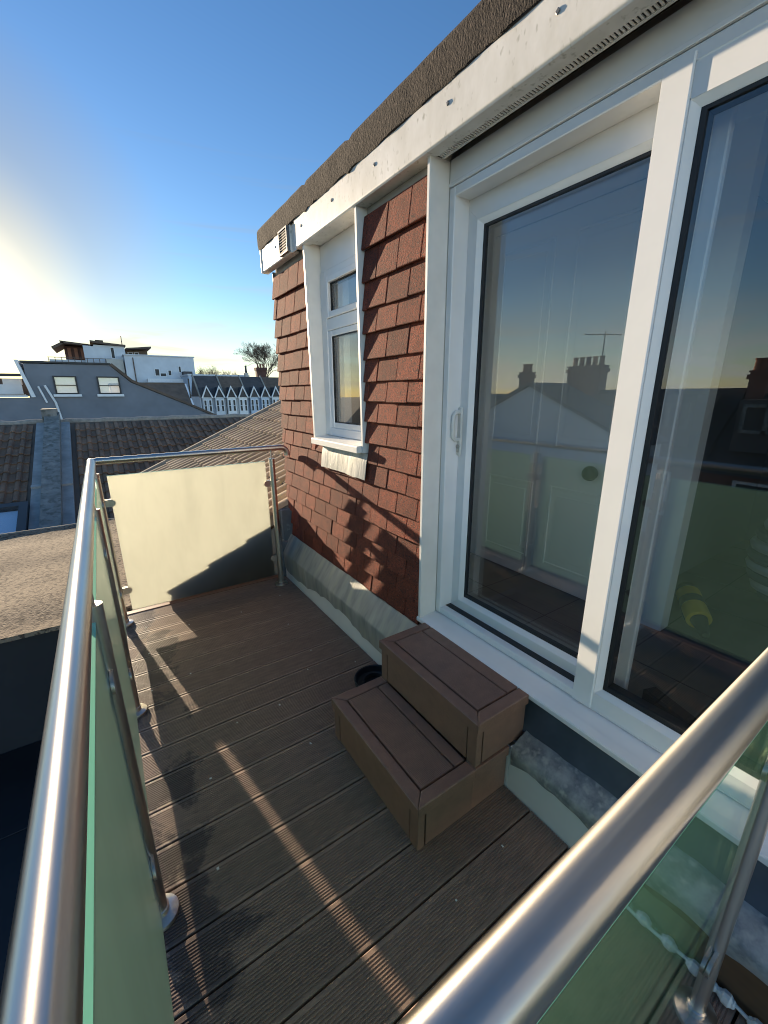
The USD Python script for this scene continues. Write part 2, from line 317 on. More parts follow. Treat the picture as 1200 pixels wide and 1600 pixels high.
# backing wall with openings, roof slab, lower storeys
wall = put(house, 'wall', cat(
    box(1.168, 1.32, 1.372, 1.885, .10, 2.40), box(1.168, 1.32, 2.475, YN - .003, .10, 2.40), box(1.168, 1.32, 1.885, 2.475, .10, 1.14),
    box(1.225, 1.32, -.95, 1.372, .03, .355), box(1.26, 1.32, -.95, 1.372, 2.262, 2.40), box(1.168, 1.32, -2.4, -.95, -.5, 2.40),
    box(1.32, 5.0, YN - .12, YN - .004, -.5, 2.40), box(1.32, 5.0, -2.4, -2.28, -.5, 2.40), box(4.9, 5.0, -2.28, YN - .12, -.5, 2.40),
    box(DX0 + .01, 1.32, -2.4, yend + .04, -8, -.085)), 'cream_render')
put(house, 'room_floor', box(1.32, 4.9, -2.28, YN - .12, .25, .33), 'floor_tile')
put(house, 'room_ceiling', box(1.32, 4.9, -2.28, YN - .12, 2.36, 2.398), 'room_white')
put(house, 'room_wall', cat(box(2.06, 2.14, .70, .93, .33, 2.36), box(2.06, 2.14, 1.90, 2.35, .33, 2.36), box(2.06, 2.14, .93, 1.90, 2.30, 2.36), box(1.321, 1.33, 1.385, 1.884, .33, 2.36)), 'room_white')
put(house, 'room_wall', cat(box(4.0, 4.06, -2.27, .93, .33, 2.355), box(2.16, 4.0, .93, .96, .33, 2.355)), 'grey_wall', label='grey rear wall of the room')
fl = []
for i in range(9): fl.append(box(1.33 + i * .40, 1.335 + i * .40, -2.2, 2.9, .330, .3315))
for i in range(13): fl.append(box(1.33, 4.85, -2.1 + i * .40, -2.095 + i * .40, .3302, .3312))
put(house, 'floor_joints', cat(fl), 'grout')

# tile hanging
ZB = [2.074, 1.939, 1.819, 1.715, 1.594, 1.49, 1.393, 1.293, 1.185, 1.078, .972, .865, .755, .648, .545, .442, .338]
TW, TH = 0.1615, 0.013
def wall_tile(y0, y1, zb, h, clipped):
    b = box(0, TH, y0, y1, 0, h, .0022)
    tilt = math.degrees(math.atan2(.0155, h if h < .13 else .106))
    turn(b, tilt, [0, 1, 0], [0, 0, 0])
    b.apply_translation([1.1285 + rng.uniform(-.0018, .0018), 0, zb + rng.uniform(-.0025, .0025)])
    if not clipped: turn(b, rng.normal(0, .45), [1, 0, 0], [1.13, (y0 + y1) / 2, zb])
    return b
for ri, zb in enumerate(ZB):
    h = min(.142, 2.262 - zb)
    spans = [(1.3875, 1.868), (2.492, YN + .004)] if zb > 1.15 else ([(1.3875, 1.846), (2.376, 2.490), (2.4915, YN + .004)] if zb > 1.0 else [(1.3875, YN + .004)])
    off = 1.34 + (TW / 2 if ri % 2 else 0)
    for s0, s1 in spans:
        cuts = [s0] + [c for c in (off + k * TW for k in range(13)) if s0 + .03 < c < s1 - .03] + [s1]
        for a, b_ in zip(cuts, cuts[1:]):
            put(wall, 'wall_tile', wall_tile(a + .0016, b_ - .0016, zb, .042 if s1 == 2.490 else h, True), 'tile')
put(wall, 'verge_flashing', box(1.15, 1.20, YN + .004, YN + .012, .45, 2.25), 'lead_grey')

# roof edge: felt drip, roof slab, fascia, soffit
fe = []
ny, nz = 150, 9
ys = np.linspace(-1.6, 3.195, ny)
prof = [(1.099, 2.394), (1.093, 2.398), (1.091, 2.43), (1.091, 2.47), (1.092, 2.505), (1.099, 2.520), (1.12, 2.527), (1.3, 2.530), (5.1, 2.55)]
V = []
for y in ys:
    for i, (x, z) in enumerate(prof):
        w = (meshkit.noise(np.array([y * 9.0, i * .8, 1.0])) - .5) * .005 + (meshkit.noise(np.array([y * 30.0, i * 1.7, 5.0])) - .5) * .004
        V.append((x + w * (1 if i < 6 else .2), y, z + w * .6 - (.010 if abs((y * 2.1) % 1) < .03 and i < 6 else 0)))
F = [[a * 9 + b, a * 9 + b + 1, (a + 1) * 9 + b + 1, (a + 1) * 9 + b] for a in range(ny - 1) for b in range(8)]
endc = [[0, j, j + 1] for j in range(1, 8)]
felt = trimesh.Trimesh(V, np.vstack([np.array([[q[0], q[1], q[2]] for q in F] + [[q[0], q[2], q[3]] for q in F]), np.array([[(ny - 1) * 9 + a for a in t] for t in endc])]), process=False)
roof = put(house, 'roof_covering', cat(felt, box(1.10, 1.30, 3.176, 3.196, 2.392, 2.515, .006)), 'felt', smooth=50)
put(house, 'roof_deck', box(1.12, 5.0, -2.4, YN, 2.402, 2.47), 'timber')
fas = extrude([(1.100, 2.262), (1.1015, 2.256), (1.106, 2.252), (1.112, 2.2515), (1.150, 2.2535), (1.150, 2.262), (1.122, 2.264), (1.118, 2.268), (1.118, 2.396), (1.100, 2.396)], 'y', -1.6, 2.56)
fas2 = extrude([(1.100, 2.262), (1.1015, 2.256), (1.106, 2.252), (1.112, 2.2515), (1.150, 2.2535), (1.150, 2.262), (1.122, 2.264), (1.118, 2.268), (1.118, 2.396), (1.100, 2.396)], 'y', 2.63, 3.155)
fascia = put(house, 'fascia_board', cat(fas, fas2, box(1.112, 1.118, 2.56, 2.63, 2.252, 2.396), box(1.095, 1.150, 3.156, 3.172, 2.250, 2.396, .003)), 'upvc_dirty', smooth=35)
put(fascia, 'fascia_gap', box(1.106, 1.115, -1.6, 3.15, 2.3965, 2.4015), 'dark_void')
for y in (.853, 1.254, 1.699, 2.087, 2.466, 2.882):
    put(fascia, 'screw_cap', turn(box(1.0965, 1.100, y - .006, y + .006, 2.335, 2.347, .002), 45 + 20 * rng.random(), [1, 0, 0], [1.1, y, 2.341]), 'grey_plastic')
vb = [box(1.082, 1.090, 2.640, 2.650, 2.258, 2.392), box(1.082, 1.090, 2.768, 2.778, 2.258, 2.392), box(1.082, 1.090, 2.650, 2.768, 2.258, 2.266), box(1.082, 1.090, 2.650, 2.768, 2.384, 2.392), box(1.090, 1.100, 2.640, 2.778, 2.258, 2.392)]
louv = put(fascia, 'louvre_vent', cat(vb), 'grey_plastic')
put(louv, 'vent_shadow_box', box(1.0885, 1.0899, 2.651, 2.767, 2.267, 2.383), 'dark_void')
for i in range(8): put(louv, 'louvre_slat', box(1.0835, 1.0865, 2.650, 2.768, 2.2715 + i * .0145, 2.2735 + i * .0145), 'grey_plastic')
# soffit strip with vent slots
sl = []
y = 1.36
while y > -.75:
    sl.append(box(1.156, 1.178, y - .0050, y, 2.2545, 2.2572)); y -= .0105
soffit = put(house, 'soffit_vent', cat(sl, box(1.150, 1.156, -.8, 1.366, 2.254, 2.2625), box(1.178, 1.188, -.8, 1.366, 2.254, 2.2625), box(1.150, 1.17, 1.39, 1.868, 2.254, 2.2625)), 'upvc_dirty')
put(soffit, 'vent_shadow_box', box(1.1565, 1.1775, -.8, 1.366, 2.2575, 2.2620), 'dark_void')
put(house, 'soffit_timber', box(1.186, 1.262, -.8, 1.366, 2.300, 2.33), 'timber')
put(house, 'soffit_board', box(1.150, 1.24, 1.90, 2.455, 2.258, 2.264), 'upvc_dirty')

# window
cheekL = extrude([(1.113, 2.262), (1.230, 2.262), (1.230, 1.165), (1.124, 1.165)], 'y', 2.470, 2.488)
cheekR = extrude([(1.110, 2.262), (1.230, 2.262), (1.230, 1.128), (1.124, 1.128)], 'y', 1.872, 1.888)
win = put(house, 'window', cat(
    box(1.205, 1.265, 2.40, 2.468, 1.178, 2.115, .003), box(1.205, 1.265, 1.890, 1.958, 1.178, 2.115, .003),
    box(1.205, 1.265, 1.958, 2.40, 2.080, 2.115, .003), box(1.205, 1.265, 1.958, 2.40, 1.178, 1.225, .003), box(1.206, 1.265, 1.958, 2.40, 1.795, 1.860, .003)), 'upvc')
for (a, b_, c_, d_) in ((1.225, 1.795, 1.958, 2.40), (1.860, 2.080, 1.958, 2.40)):
    w_ = .042
    put(win, 'sash_frame', cat(box(1.196 if a > 1.5 else 1.210, 1.25, d_ - w_, d_ - .001, a + .001, b_ - .001, .004), box(1.196 if a > 1.5 else 1.210, 1.25, c_ + .001, c_ + w_, a + .001, b_ - .001, .004),
        box(1.1965 if a > 1.5 else 1.2105, 1.25, c_ + w_, d_ - w_, a + .001, a + .034, .004), box(1.1965 if a > 1.5 else 1.2105, 1.25, c_ + w_, d_ - w_, b_ - .034, b_ - .001, .004)), 'upvc')
    put(win, 'gasket', cat(box(1.2145, 1.24, d_ - w_ - .006, d_ - w_, a + .034, b_ - .034), box(1.2145, 1.24, c_ + w_, c_ + w_ + .006, a + .034, b_ - .034), box(1.2148, 1.24, c_ + w_ + .006, d_ - w_ - .006, a + .034, a + .040), box(1.2148, 1.24, c_ + w_ + .006, d_ - w_ - .006, b_ - .040, b_ - .034)), 'rubber')
    put(win, 'pane', box(1.220, 1.236, c_ + w_ + .006, d_ - w_ - .006, a + .040, b_ - .040), 'pane_glass')
put(win, 'header_panel', box(1.212, 1.25, 1.890, 2.468, 2.1175, 2.257, .002), 'upvc')
put(win, 'left_cheek_board', cheekL, 'cheek_paint'); put(win, 'right_cheek_board', cheekR, 'cheek_paint')
put(win, 'window_sill', extrude([(1.095, 1.128), (1.095, 1.158), (1.099, 1.163), (1.230, 1.177), (1.230, 1.128)], 'y', 1.890, 2.468), 'cheek_paint')
NB = 14; pv = []
for i in range(NB + 1):
    y = 1.846 + (2.376 - 1.846) * i / NB
    for z, x in ((1.127, 1.136), (1.08, 1.124), (.99, 1.112)): pv.append((x + (meshkit.noise(np.array([y * 14, z * 5, 2.0])) - .5) * .010, y, z + (rng.uniform(-.004, .004) if z < 1 else 0)))
pf = [[i * 3 + j, (i + 1) * 3 + j, (i + 1) * 3 + j + 1, i * 3 + j + 1] for i in range(NB) for j in range(2)]
def sheet(v, f, t):
    """A bent sheet given a thickness."""
    v = np.asarray(v, float); f = np.asarray(f); f3 = np.vstack([f[:, [0, 1, 2]], f[:, [0, 2, 3]]]) if f.shape[1] == 4 else f
    mm = trimesh.Trimesh(v, f3, process=False); v2 = v - mm.vertex_normals * t; n = len(v)
    from collections import Counter
    e = np.sort(np.vstack([f3[:, [0, 1]], f3[:, [1, 2]], f3[:, [2, 0]]]), axis=1); cnt = Counter(map(tuple, e)); side = []
    for (a, b_), c_ in cnt.items():
        if c_ == 1: side += [[a, b_, b_ + n], [a, b_ + n, a + n]]
    return trimesh.Trimesh(np.vstack([v, v2]), np.vstack([f3, f3[:, ::-1] + n, np.array(side)]), process=False)
put(win, 'lead_apron', sheet(pv, pf, .003), 'lead', smooth=40)
# room behind the window: reveal and curtain
put(win, 'inner_reveal', cat(box(1.27, 1.36, 2.40, 2.44, 1.15, 2.1), box(1.32, 1.36, 1.90, 2.44, 1.12, 1.16)), 'room_white')

# sliding patio door: outer frame
X = 1.225
door = put(house, 'sliding_door', cat(
    box(X, 1.335, 1.340, 1.371, .398, 2.172, .003), box(X + .0005, 1.335, -.88, 1.340, 2.140, 2.172, .003),
    box(X + .0005, 1.30, .625, 1.340, .398, .428, .003), box(1.2955, 1.335, -.88, 1.340, .398, .404),
    box(X + .0005, 1.335, -.88, .625, .398, .404), box(X, 1.335, -.911, -.88, .398, 2.172, .003)), 'upvc')
put(door, 'track', box(1.262, 1.2945, .64, 1.339, .4285, .4305), 'rubber')
def leaf(name, y0, y1, z0, z1, xf, st, xb):
    """A mitred frame of four rails with a bead and gasket."""
    parts = []
    for (a, b_) in (((y1, z0), (y1, z1)), ((y0, z1), (y0, z0)), ((y1, z1), (y0, z1)), ((y0, z0), (y1, z0))):
        pass
    iy0, iy1, iz0, iz1 = y0 + st, y1 - st, z0 + st * .85, z1 - st
    def rail(q):  # q: four (y,z) corners outer..inner
        v = [(xf, *p) for p in q] + [(xb, *p) for p in q]
        return trimesh.convex.convex_hull(np.array(v))
    g = .0006
    ms = [rail([(y1, z0 + g), (y1, z1 - g), (iy1, iz1 - g), (iy1, iz0 + g)]), rail([(y0, z0 + g), (y0, z1 - g), (iy0, iz1 - g), (iy0, iz0 + g)]),
          rail([(y0 + g, z1), (y1 - g, z1), (iy1 - g, iz1), (iy0 + g, iz1)]), rail([(y0 + g, z0), (y1 - g, z0), (iy1 - g, iz0), (iy0 + g, iz0)])]
    # sloping bead
    bw = .016; by0, by1, bz0, bz1 = iy0 + bw, iy1 - bw, iz0 + bw, iz1 - bw
    def bead(a, b_, c_, d_):
        v = [(xf + .0008, *a), (xf + .0008, *b_), (xf + .020, *c_), (xf + .020, *d_), (xb, *a), (xb, *b_), (xb, *c_), (xb, *d_)]
        return trimesh.convex.convex_hull(np.array(v))
    bd = [bead((iy1, iz0), (iy1, iz1), (by1, bz1), (by1, bz0)), bead((iy0, iz0), (iy0, iz1), (by0, bz1), (by0, bz0)), bead((iy0, iz1), (iy1, iz1), (by1, bz1), (by0, bz1)), bead((iy0, iz0), (iy1, iz0), (by1, bz0), (by0, bz0))]
    p = put(door, name, cat(ms), 'upvc'); put(door, 'glazing_bead', cat(bd), 'upvc')
    gk = .013
    put(door, 'gasket', cat(box(xf + .020, xb, by1 - gk, by1 - .0004, bz0, bz1), box(xf + .020, xb, by0 + .0004, by0 + gk, bz0, bz1), box(xf + .0203, xb, by0 + gk, by1 - gk, bz1 - gk * .7, bz1 - .0004), box(xf + .0203, xb, by0 + gk, by1 - gk, bz0 + .0004, bz0 + gk * 1.3)), 'rubber')
    put(door, 'pane', box(xf + .026, xf + .042, by0 + gk - .003, by1 - gk + .003, bz0 + .010, bz1 - .006), 'pane_glass')
leaf('sliding_sash', .555, 1.371 - .003, .4045, 2.1395, 1.300, .075, 1.334)
leaf('fixed_frame', -.88 + .001, .635, .4045, 2.160 - .021, X + .001, .068, 1.286)
put(door, 'mullion_cap', extrude([(1.2195, .635), (1.2195, .572), (1.222, .569), (1.2255, .569), (1.2255, .6355), (1.222, .6365)], 'z', .402, 2.158), 'upvc')
put(door, 'inner_stile', cat(box(1.336, 1.36, .52, .60, .41, 2.14, .004)), 'upvc')
put(door, 'head_panel', cat(box(1.2235, 1.26, -.95, 1.371, 2.1735, 2.2605, .002), box(1.2195, 1.2235, -.95, 1.371, 2.174, 2.186, .0015)), 'upvc')
put(door, 'sill', extrude([(1.128, .362), (1.126, .366), (1.126, .380), (1.129, .384), (1.160, .389), (1.262, .3972), (1.262, .356), (1.14, .356)], 'y', -.95, 1.395), 'upvc')
put(door, 'cheek_board', box(1.127, X - .001, 1.3715, 1.3865, .386, 2.258, .0015), 'cheek_paint')
put(door, 'cheek_board', box(1.127, X - .001, -.93, -.9115, .386, 2.252, .0015), 'cheek_paint')
# handle
hy, hx = 1.331, 1.300
hp = [(hx, hy, 1.352), (hx - .03, hy, 1.354), (hx - .046, hy - .002, 1.340), (hx - .05, hy - .003, 1.30), (hx - .046, hy - .002, 1.252), (hx - .03, hy, 1.236), (hx, hy, 1.236)]
hs = np.array([[np.interp(t, range(7), [p[i] for p in hp]) for i in range(3)] for t in np.linspace(0, 6, 25)])
hd = put(door, 'door_handle', cat(box(hx - .011, hx, hy - .014, hy + .014, 1.165, 1.375, .005), tube(hs, .009, 10)), 'white_plastic', smooth=40)
put(hd, 'lock_cylinder', cat(tube([(hx - .0165, hy, 1.206), (hx - .010, hy, 1.206)], .0085, 14), box(hx - .0165, hx - .010, hy - .005, hy + .005, 1.180, 1.203, .001)), 'steel_post')

# lead flashings, upstand board
put(house, 'upstand_board', cat(box(1.054, 1.070, 1.335, yend + .02, -.03, .17, .002), box(1.054, 1.070, .14, .745, -.03, .19, .002), box(1.054, 1.070, .746, 1.334, -.03, .17)), 'upvc', label='white board along the deck edge under the lead')
put(house, 'upstand_board', box(1.056, 1.070, -.6, .139, -.03, .19, .002), 'timber', label='bare brown board at the near end')
def flashing(y0, y1, pts, wav, seed, n=70):
    v = []
    for i in range(n + 1):
        y = y0 + (y1 - y0) * i / n
        for k, (x, z) in enumerate(pts):
            q = np.array([y * 5.0 + seed, k * .6, seed]); nz_ = meshkit.noise(q * 1.0) - .5; n2 = meshkit.noise(q * np.array([3.6, 1, 1])) - .5
            dz = (nz_ * wav * 2.2 + n2 * wav * .8) if k == 0 else nz_ * .012 + (meshkit.noise(np.array([y * 31.0, k * 1.3, seed])) - .5) * .006
            v.append((x - abs(n2) * .014 * (1 if k < 3 else .3), y, z + dz))
    c_ = len(pts)
    return sheet(v, [[i * c_ + k, i * c_ + k + 1, (i + 1) * c_ + k + 1, (i + 1) * c_ + k] for i in range(n) for k in range(c_ - 1)], .003)
put(house, 'lead_flashing', flashing(1.342, yend + .03, [(1.050, .098), (1.046, .15), (1.044, .205), (1.050, .225), (1.085, .285), (1.123, .345)], .030, 3.0, 110), 'lead', smooth=24, label='grey lead flashing below the red tiles')
put(house, 'lead_flashing', flashing(-.6, .735, [(1.050, .125), (1.046, .15), (1.045, .178), (1.056, .196), (1.09, .215), (1.135, .232)], .026, 9.0, 140), 'lead_mottled', smooth=26, label='stained lead flashing below the door sill')
put(house, 'weather_membrane', flashing(-.9, 1.33, [(1.125, .21), (1.145, .27), (1.165, .34), (1.172, .358)], .006, 5.0, 40), 'membrane', smooth=60)
put(house, 'parapet_lead', cat(box(1.05, 1.17, 3.02, 3.085, -.03, .56, .01), box(1.03, 1.17, 3.005, 3.02, .0, .30, .006)), 'lead_grey')

# main roof slope north of the dormer (ribbed tiles)
SL = .455; pitch = math.atan(SL)
def pan_tile(w, l, rolls=2, amp=.028, t=.014, n=9):
    """Interlocking tile, width along +u, length along +v (up the slope), rolls standing up; nose thickness in front."""
    us = np.linspace(0, w, rolls * n + 1); ph = (us / w * rolls) % 1.0
    z = np.where(ph < .55, amp * np.clip(1.5 * np.abs(np.sin(np.pi * ph / .55)), 0, 1), 0.0); z = np.nan_to_num(z)
    V = []; k = len(us)
    for v_, dz in ((0, 0), (l, 0)):
        V += [(u, v_, zz + dz) for u, zz in zip(us, z)]
    V += [(u, 0, zz - t) for u, zz in zip(us, z)]
    F = []
    for i in range(k - 1):
        F += [[i, i + 1, k + i + 1], [i, k + i + 1, k + i], [2 * k + i, 2 * k + i + 1, i + 1], [2 * k + i, i + 1, i]]
    return np.array(V), np.array(F)
def lay(parent, w, l, gauge, rolls, origin_, udir, vdir, ndir, cols, rows, material, skip=None, amp=.028):
    v0, f0 = pan_tile(w, l, rolls, amp)
    o, u, v, n = (np.asarray(a, float) for a in (origin_, udir, vdir, ndir))
    tilt = .020 / gauge
    for r in range(rows):
        for c in range(cols):
            p = o + u * (c * w + (rng.uniform(-.003, .003))) + v * (r * gauge + rng.uniform(-.006, .006))
            if skip and skip(p): continue
            P = p + v0[:, :1] * u + v0[:, 1:2] * v + (v0[:, 2:3] + .024 - v0[:, 1:2] * tilt + rng.uniform(-.002, .003)) * n
            put(parent, 'roof_tile', trimesh.Trimesh(P, f0, process=False), material, smooth=40)
vd = np.array([math.cos(pitch), 0, math.sin(pitch)]); nd = np.array([-math.sin(pitch), 0, math.cos(pitch)])
o0 = np.array([.17, 3.06, .61 + SL * (.17 - 1.16) - .03])
p1 = o0 - nd * .0; LEN = 4.35
slope_poly = [(.17, o0[2]), (.17 + LEN * vd[0], o0[2] + LEN * vd[2]), (.17 + LEN * vd[0], o0[2] + LEN * vd[2] - .10), (.17, o0[2] - .10)]
mroof = put(house, 'main_roof', extrude(slope_poly, 'y', 3.075, 7.16), 'timber')
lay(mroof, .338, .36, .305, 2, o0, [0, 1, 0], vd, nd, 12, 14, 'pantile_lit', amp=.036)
vz = lambda x: .61 + SL * (x - 1.16)
put(mroof, 'verge_mortar', extrude([(.17, vz(.17) - .03), (4.0, vz(4.0) - .03), (4.0, vz(4.0) + .05), (.17, vz(.17) + .05)], 'y', 7.158, 7.21), 'mortar')
put(mroof, 'verge_mortar', extrude([(.20, vz(.20) - .10), (1.20, vz(1.20) - .10), (1.20, vz(1.20) - .018), (.20, vz(.20) - .018)], 'y', 3.058, 3.072), 'mortar')
put(house, 'side_wall', extrude([(.22, -8), (4.0, -8), (4.0, vz(4.0) - .15), (.22, vz(.22) - .15)], 'y', 3.11, 7.15), 'cream_render')

# ------------------------------------------------------------------ balustrade
bal = thing('balustrade', 'glass balustrade with brushed steel handrail and posts round three sides of the deck', 'balustrade')
XR, YF, YNR, ZR, RR = -.090, 2.905, .100, 1.060, .0215
def arc(c, r, a0, a1, ux, uy, n=8):
    c, ux, uy = map(lambda q: np.asarray(q, float), (c, ux, uy))
    return [c + r * (math.cos(t) * ux + math.sin(t) * uy) for t in np.linspace(a0, a1, n)]
put(bal, 'handrail', tube([(XR, YNR, ZR), (XR, YF, ZR)], RR, 28), 'steel_y', smooth=40, label='long left handrail')
elbow = arc((1.045, YF, ZR - .045), .045, math.pi / 2, 0, [1, 0, 0], [0, 0, 1], 9)
put(bal, 'handrail', tube([(XR, YF, ZR)] + [(x, YF, ZR) for x in (.3, .7, 1.0)] + [tuple(p) for p in elbow] + [(1.090, YF, ZR - .06)], RR * .96, 24), 'steel', smooth=40, label='far handrail bent down at the wall')
put(bal, 'handrail', tube([(XR, YNR, ZR), (1.12, YNR, ZR)], RR * 1.06, 32), 'steel', smooth=40, label='near handrail')
put(bal, 'corner_joint', cat(trimesh.creation.icosphere(2, RR * 1.02).apply_translation([XR, YF, ZR]), trimesh.creation.icosphere(2, RR * 1.03).apply_translation([XR, YNR, ZR])), 'steel', smooth=True)
def post(x, y, stem=True):
    p = put(bal, 'post', cat(tube([(x, y, .012), (x, y, .988)], .0205, 22), tube([(x, y, .988), (x, y, .9895)], .0195, 22)), 'steel_post', smooth=40)
    put(p, 'base_flange', lathe([(.048, 0.0), (.049, .004), (.047, .012), (.034, .017), (.024, .0185), (.0245, .034), (.0206, .036)], x, y, 30), 'steel_post', smooth=40)
    put(p, 'rail_stem', tube([(x, y, .9895), (x, y, ZR - .015)], .0065, 12), 'steel_post', smooth=40)
PX = -.083
for y in (2.895, 1.969, 1.030, .100): post(PX, y)
post(.968, YF - .012); post(.955, YNR)
def clamp(x, y, z, dx, dy):
    """D-shaped glass clamp reaching from a post towards its panel."""
    d = np.array([dx, dy, 0.0]); s = np.array([-dy, dx, 0.0])
    out = [(-.0, -.022)] + [(.030 + .022 * math.cos(t), .022 * math.sin(t)) for t in np.linspace(-math.pi / 2, math.pi / 2, 9)] + [(-.0, .022)]
    from shapely.geometry import Polygon
    ms = []
    for lo, hi in ((-.0135, -.0062), (.0062, .0135)):
        b = trimesh.creation.extrude_polygon(Polygon(out), hi - lo, engine='earcut'); v = np.array(b.vertices)
        ms.append(trimesh.Trimesh(np.array([x, y, z]) + (v[:, :1] + .014) * d + (v[:, 2:] + lo) * s + v[:, 1:2] * np.array([0, 0, 1.0]), b.faces, process=False))
    c0 = np.array([x, y, z]) + d * .014; ms.append(tube([c0, c0 + d * .016], .012, 10))
    return cat(ms)
GT, GB = .968, .080
def panel(p0, p1, material, label, side):
    (xa, ya), (xb, yb) = p0, p1; h = .005
    if abs(xa - xb) < 1e-6: g = box(xa - h, xa + h, ya, yb, GB, GT); eg = [box(xa - h * .92, xa + h * .92, ya, yb, GT + .0002, GT + .0012)]; d = (0, 1)
    else: g = box(xa, xb, ya - h, ya + h, GB, GT); eg = [box(xa, xb, ya - h * .92, ya + h * .92, GT + .0002, GT + .0012)]; d = (1, 0)
    p = put(bal, 'glass_panel', g, material, label=label); put(p, 'polished_edge', cat(eg), 'glass_edge')
for ya, yb, nm in ((1.969, 2.895, 'far left'), (1.030, 1.969, 'middle left'), (.100, 1.030, 'near left')):
    panel((PX, ya + .052), (PX, yb - .052), 'frosted_green', nm + ' green frosted glass panel', 0)
    for z in (.225, .805): put(bal, 'glass_clamp', clamp(PX, ya, z, 0, 1), 'steel_post', smooth=30); put(bal, 'glass_clamp', clamp(PX, yb, z, 0, -1), 'steel_post', smooth=30)
YG = 2.912
panel((-.030, YG), (.925, YG), 'frosted', 'sunlit frosted end panel', 0)
for z in (.225, .805): put(bal, 'glass_clamp', clamp(PX + .006, YG, z, 1, 0), 'steel_post', smooth=30); put(bal, 'glass_clamp', clamp(.968, YG, z, -1, 0), 'steel_post', smooth=30)
panel((-.03, YNR), (.905, YNR), 'near_glass', 'clear green-tinted near panel', 0)
for z in (.225, .765): put(bal, 'glass_clamp', clamp(.955, YNR, z, -1, 0), 'steel_post', smooth=30)

# ------------------------------------------------------------------ steps
st = thing('steps', 'two-tread brown composite steps standing under the patio door', 'steps', (.62, 1.04, 0))
def step_box(x0, x1, y0, y1, zb, zt, ribs, back_x, seam):
    t, wf = .039, .047
    # mitred nosing boards: front, near end, far end
    def board(q, z0, z1):
        v = np.array([(a, b, z0) for a, b in q] + [(a, b, z1) for a, b in q]); return trimesh.convex.convex_hull(v)
    g = .0012; iy0, iy1, ix = y0 + wf, y1 - wf, x0 + wf
    def nose(q):
        c = np.mean(q, axis=0); low = board(q, zt - t, zt - .003); tp = board([tuple(c + (np.array(p) - c) * 1.0) for p in q], zt - .003, zt)
        return trimesh.convex.convex_hull(np.vstack([low.vertices, [tuple(c + (np.array(p) - c) * np.array([1 - .004 / max(.02, abs(p[0] - c[0])), 1 - .004 / max(.02, abs(p[1] - c[1]))])) + (zt,) for p in q]]))
    put(st, 'nosing_board', nose([(x0, y0 + g), (x0, y1 - g), (ix - g, iy1 - g), (ix - g, iy0 + g)]), 'composite_smooth')
    put(st, 'nosing_board', nose([(x0 + g, y0), (x1, y0), (x1, iy0 - g), (ix + g, iy0 - g)]), 'composite_smooth')
    put(st, 'nosing_board', nose([(x0 + g, y1), (x1, y1), (x1, iy1 + g), (ix + g, iy1 + g)]), 'composite_smooth')
    a, b = ix + .0055, seam
    n = 26; gw = (b - a - .016) / n; pts = [(a, zt - .022), (a, zt - .0015), (a + .0015, zt - .0005)]
    for i in range(n):
        q = a + .008 + i * gw; pts += [(q, zt - .0005), (q + .2 * gw, zt - .0016), (q + .55 * gw, zt - .0016), (q + .75 * gw, zt - .0005)]
    pts += [(b - .0015, zt - .0005), (b, zt - .0015), (b, zt - .022)]
    put(st, 'tread_board', extrude(pts, 'y', iy0 + .0055, iy1 - .0055), 'composite_smooth' if not ribs else 'composite_smooth')
    put(st, 'tread_board', box(seam + .006, x1 - .001, iy0 + .0055, iy1 - .0055, zt - .022, zt - .0005, .0015), 'composite_smooth')
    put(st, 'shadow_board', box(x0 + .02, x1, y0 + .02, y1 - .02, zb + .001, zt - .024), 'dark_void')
    # carcass: corner strips and panels
    pz = zt - t - .0012; xi, yi0, yi1 = x0 + .008, y0 + .008, y1 - .008; pw = .042
    put(st, 'corner_post', box(xi, xi + .028, yi0, yi0 + .042, zb, pz, .0015), 'composite_smooth'); put(st, 'corner_post', box(xi, xi + .028, yi1 - .042, yi1, zb, pz, .0015), 'composite_smooth')
    put(st, 'riser_panel', box(xi + .0012, xi + .012, yi0 + .048, yi1 - .048, zb + .002, pz - .0055, .001), 'composite_smooth')
    put(st, 'side_panel', box(xi + .0345, x1 - .001, yi0 + .0012, yi0 + .012, zb + .002, pz - .0055, .001), 'composite_smooth')
    put(st, 'side_panel', box(xi + .0345, x1 - .001, yi1 - .012, yi1 - .0012, zb + .002, pz - .0055, .001), 'composite_smooth')
step_box(.621, .872, .743, 1.333, .001, .1925, True, .872, .818)
for y_ in (.753, 1.313): put(st, 'side_panel', box(.872, 1.048, y_, y_ + .010, .003, .150, .001), 'composite_smooth')
for y_ in (.743, 1.286): put(st, 'nosing_board', box(.8725, 1.046, y_, y_ + .047, .1535, .1922, .002), 'composite_smooth')
step_box(.866, 1.128, .741, 1.335, .1935, .382, False, 1.128, 1.066)

fk = []
for i in range(26):
    x, y = rng.uniform(-.02, .98), rng.uniform(.45, 2.8)
    if x > .58 and .7 < y < 1.4: continue
    b = box(x - .004 * rng.uniform(.5, 1.6), x + .003, y - .003, y + .004 * rng.uniform(.5, 1.6), .0006, .0022, .0006); fk.append(b)
p_ = put(deck, 'grit', cat(fk), 'white_plastic', label='small pale flecks of grit on the boards'); tag(p_, kind='stuff')

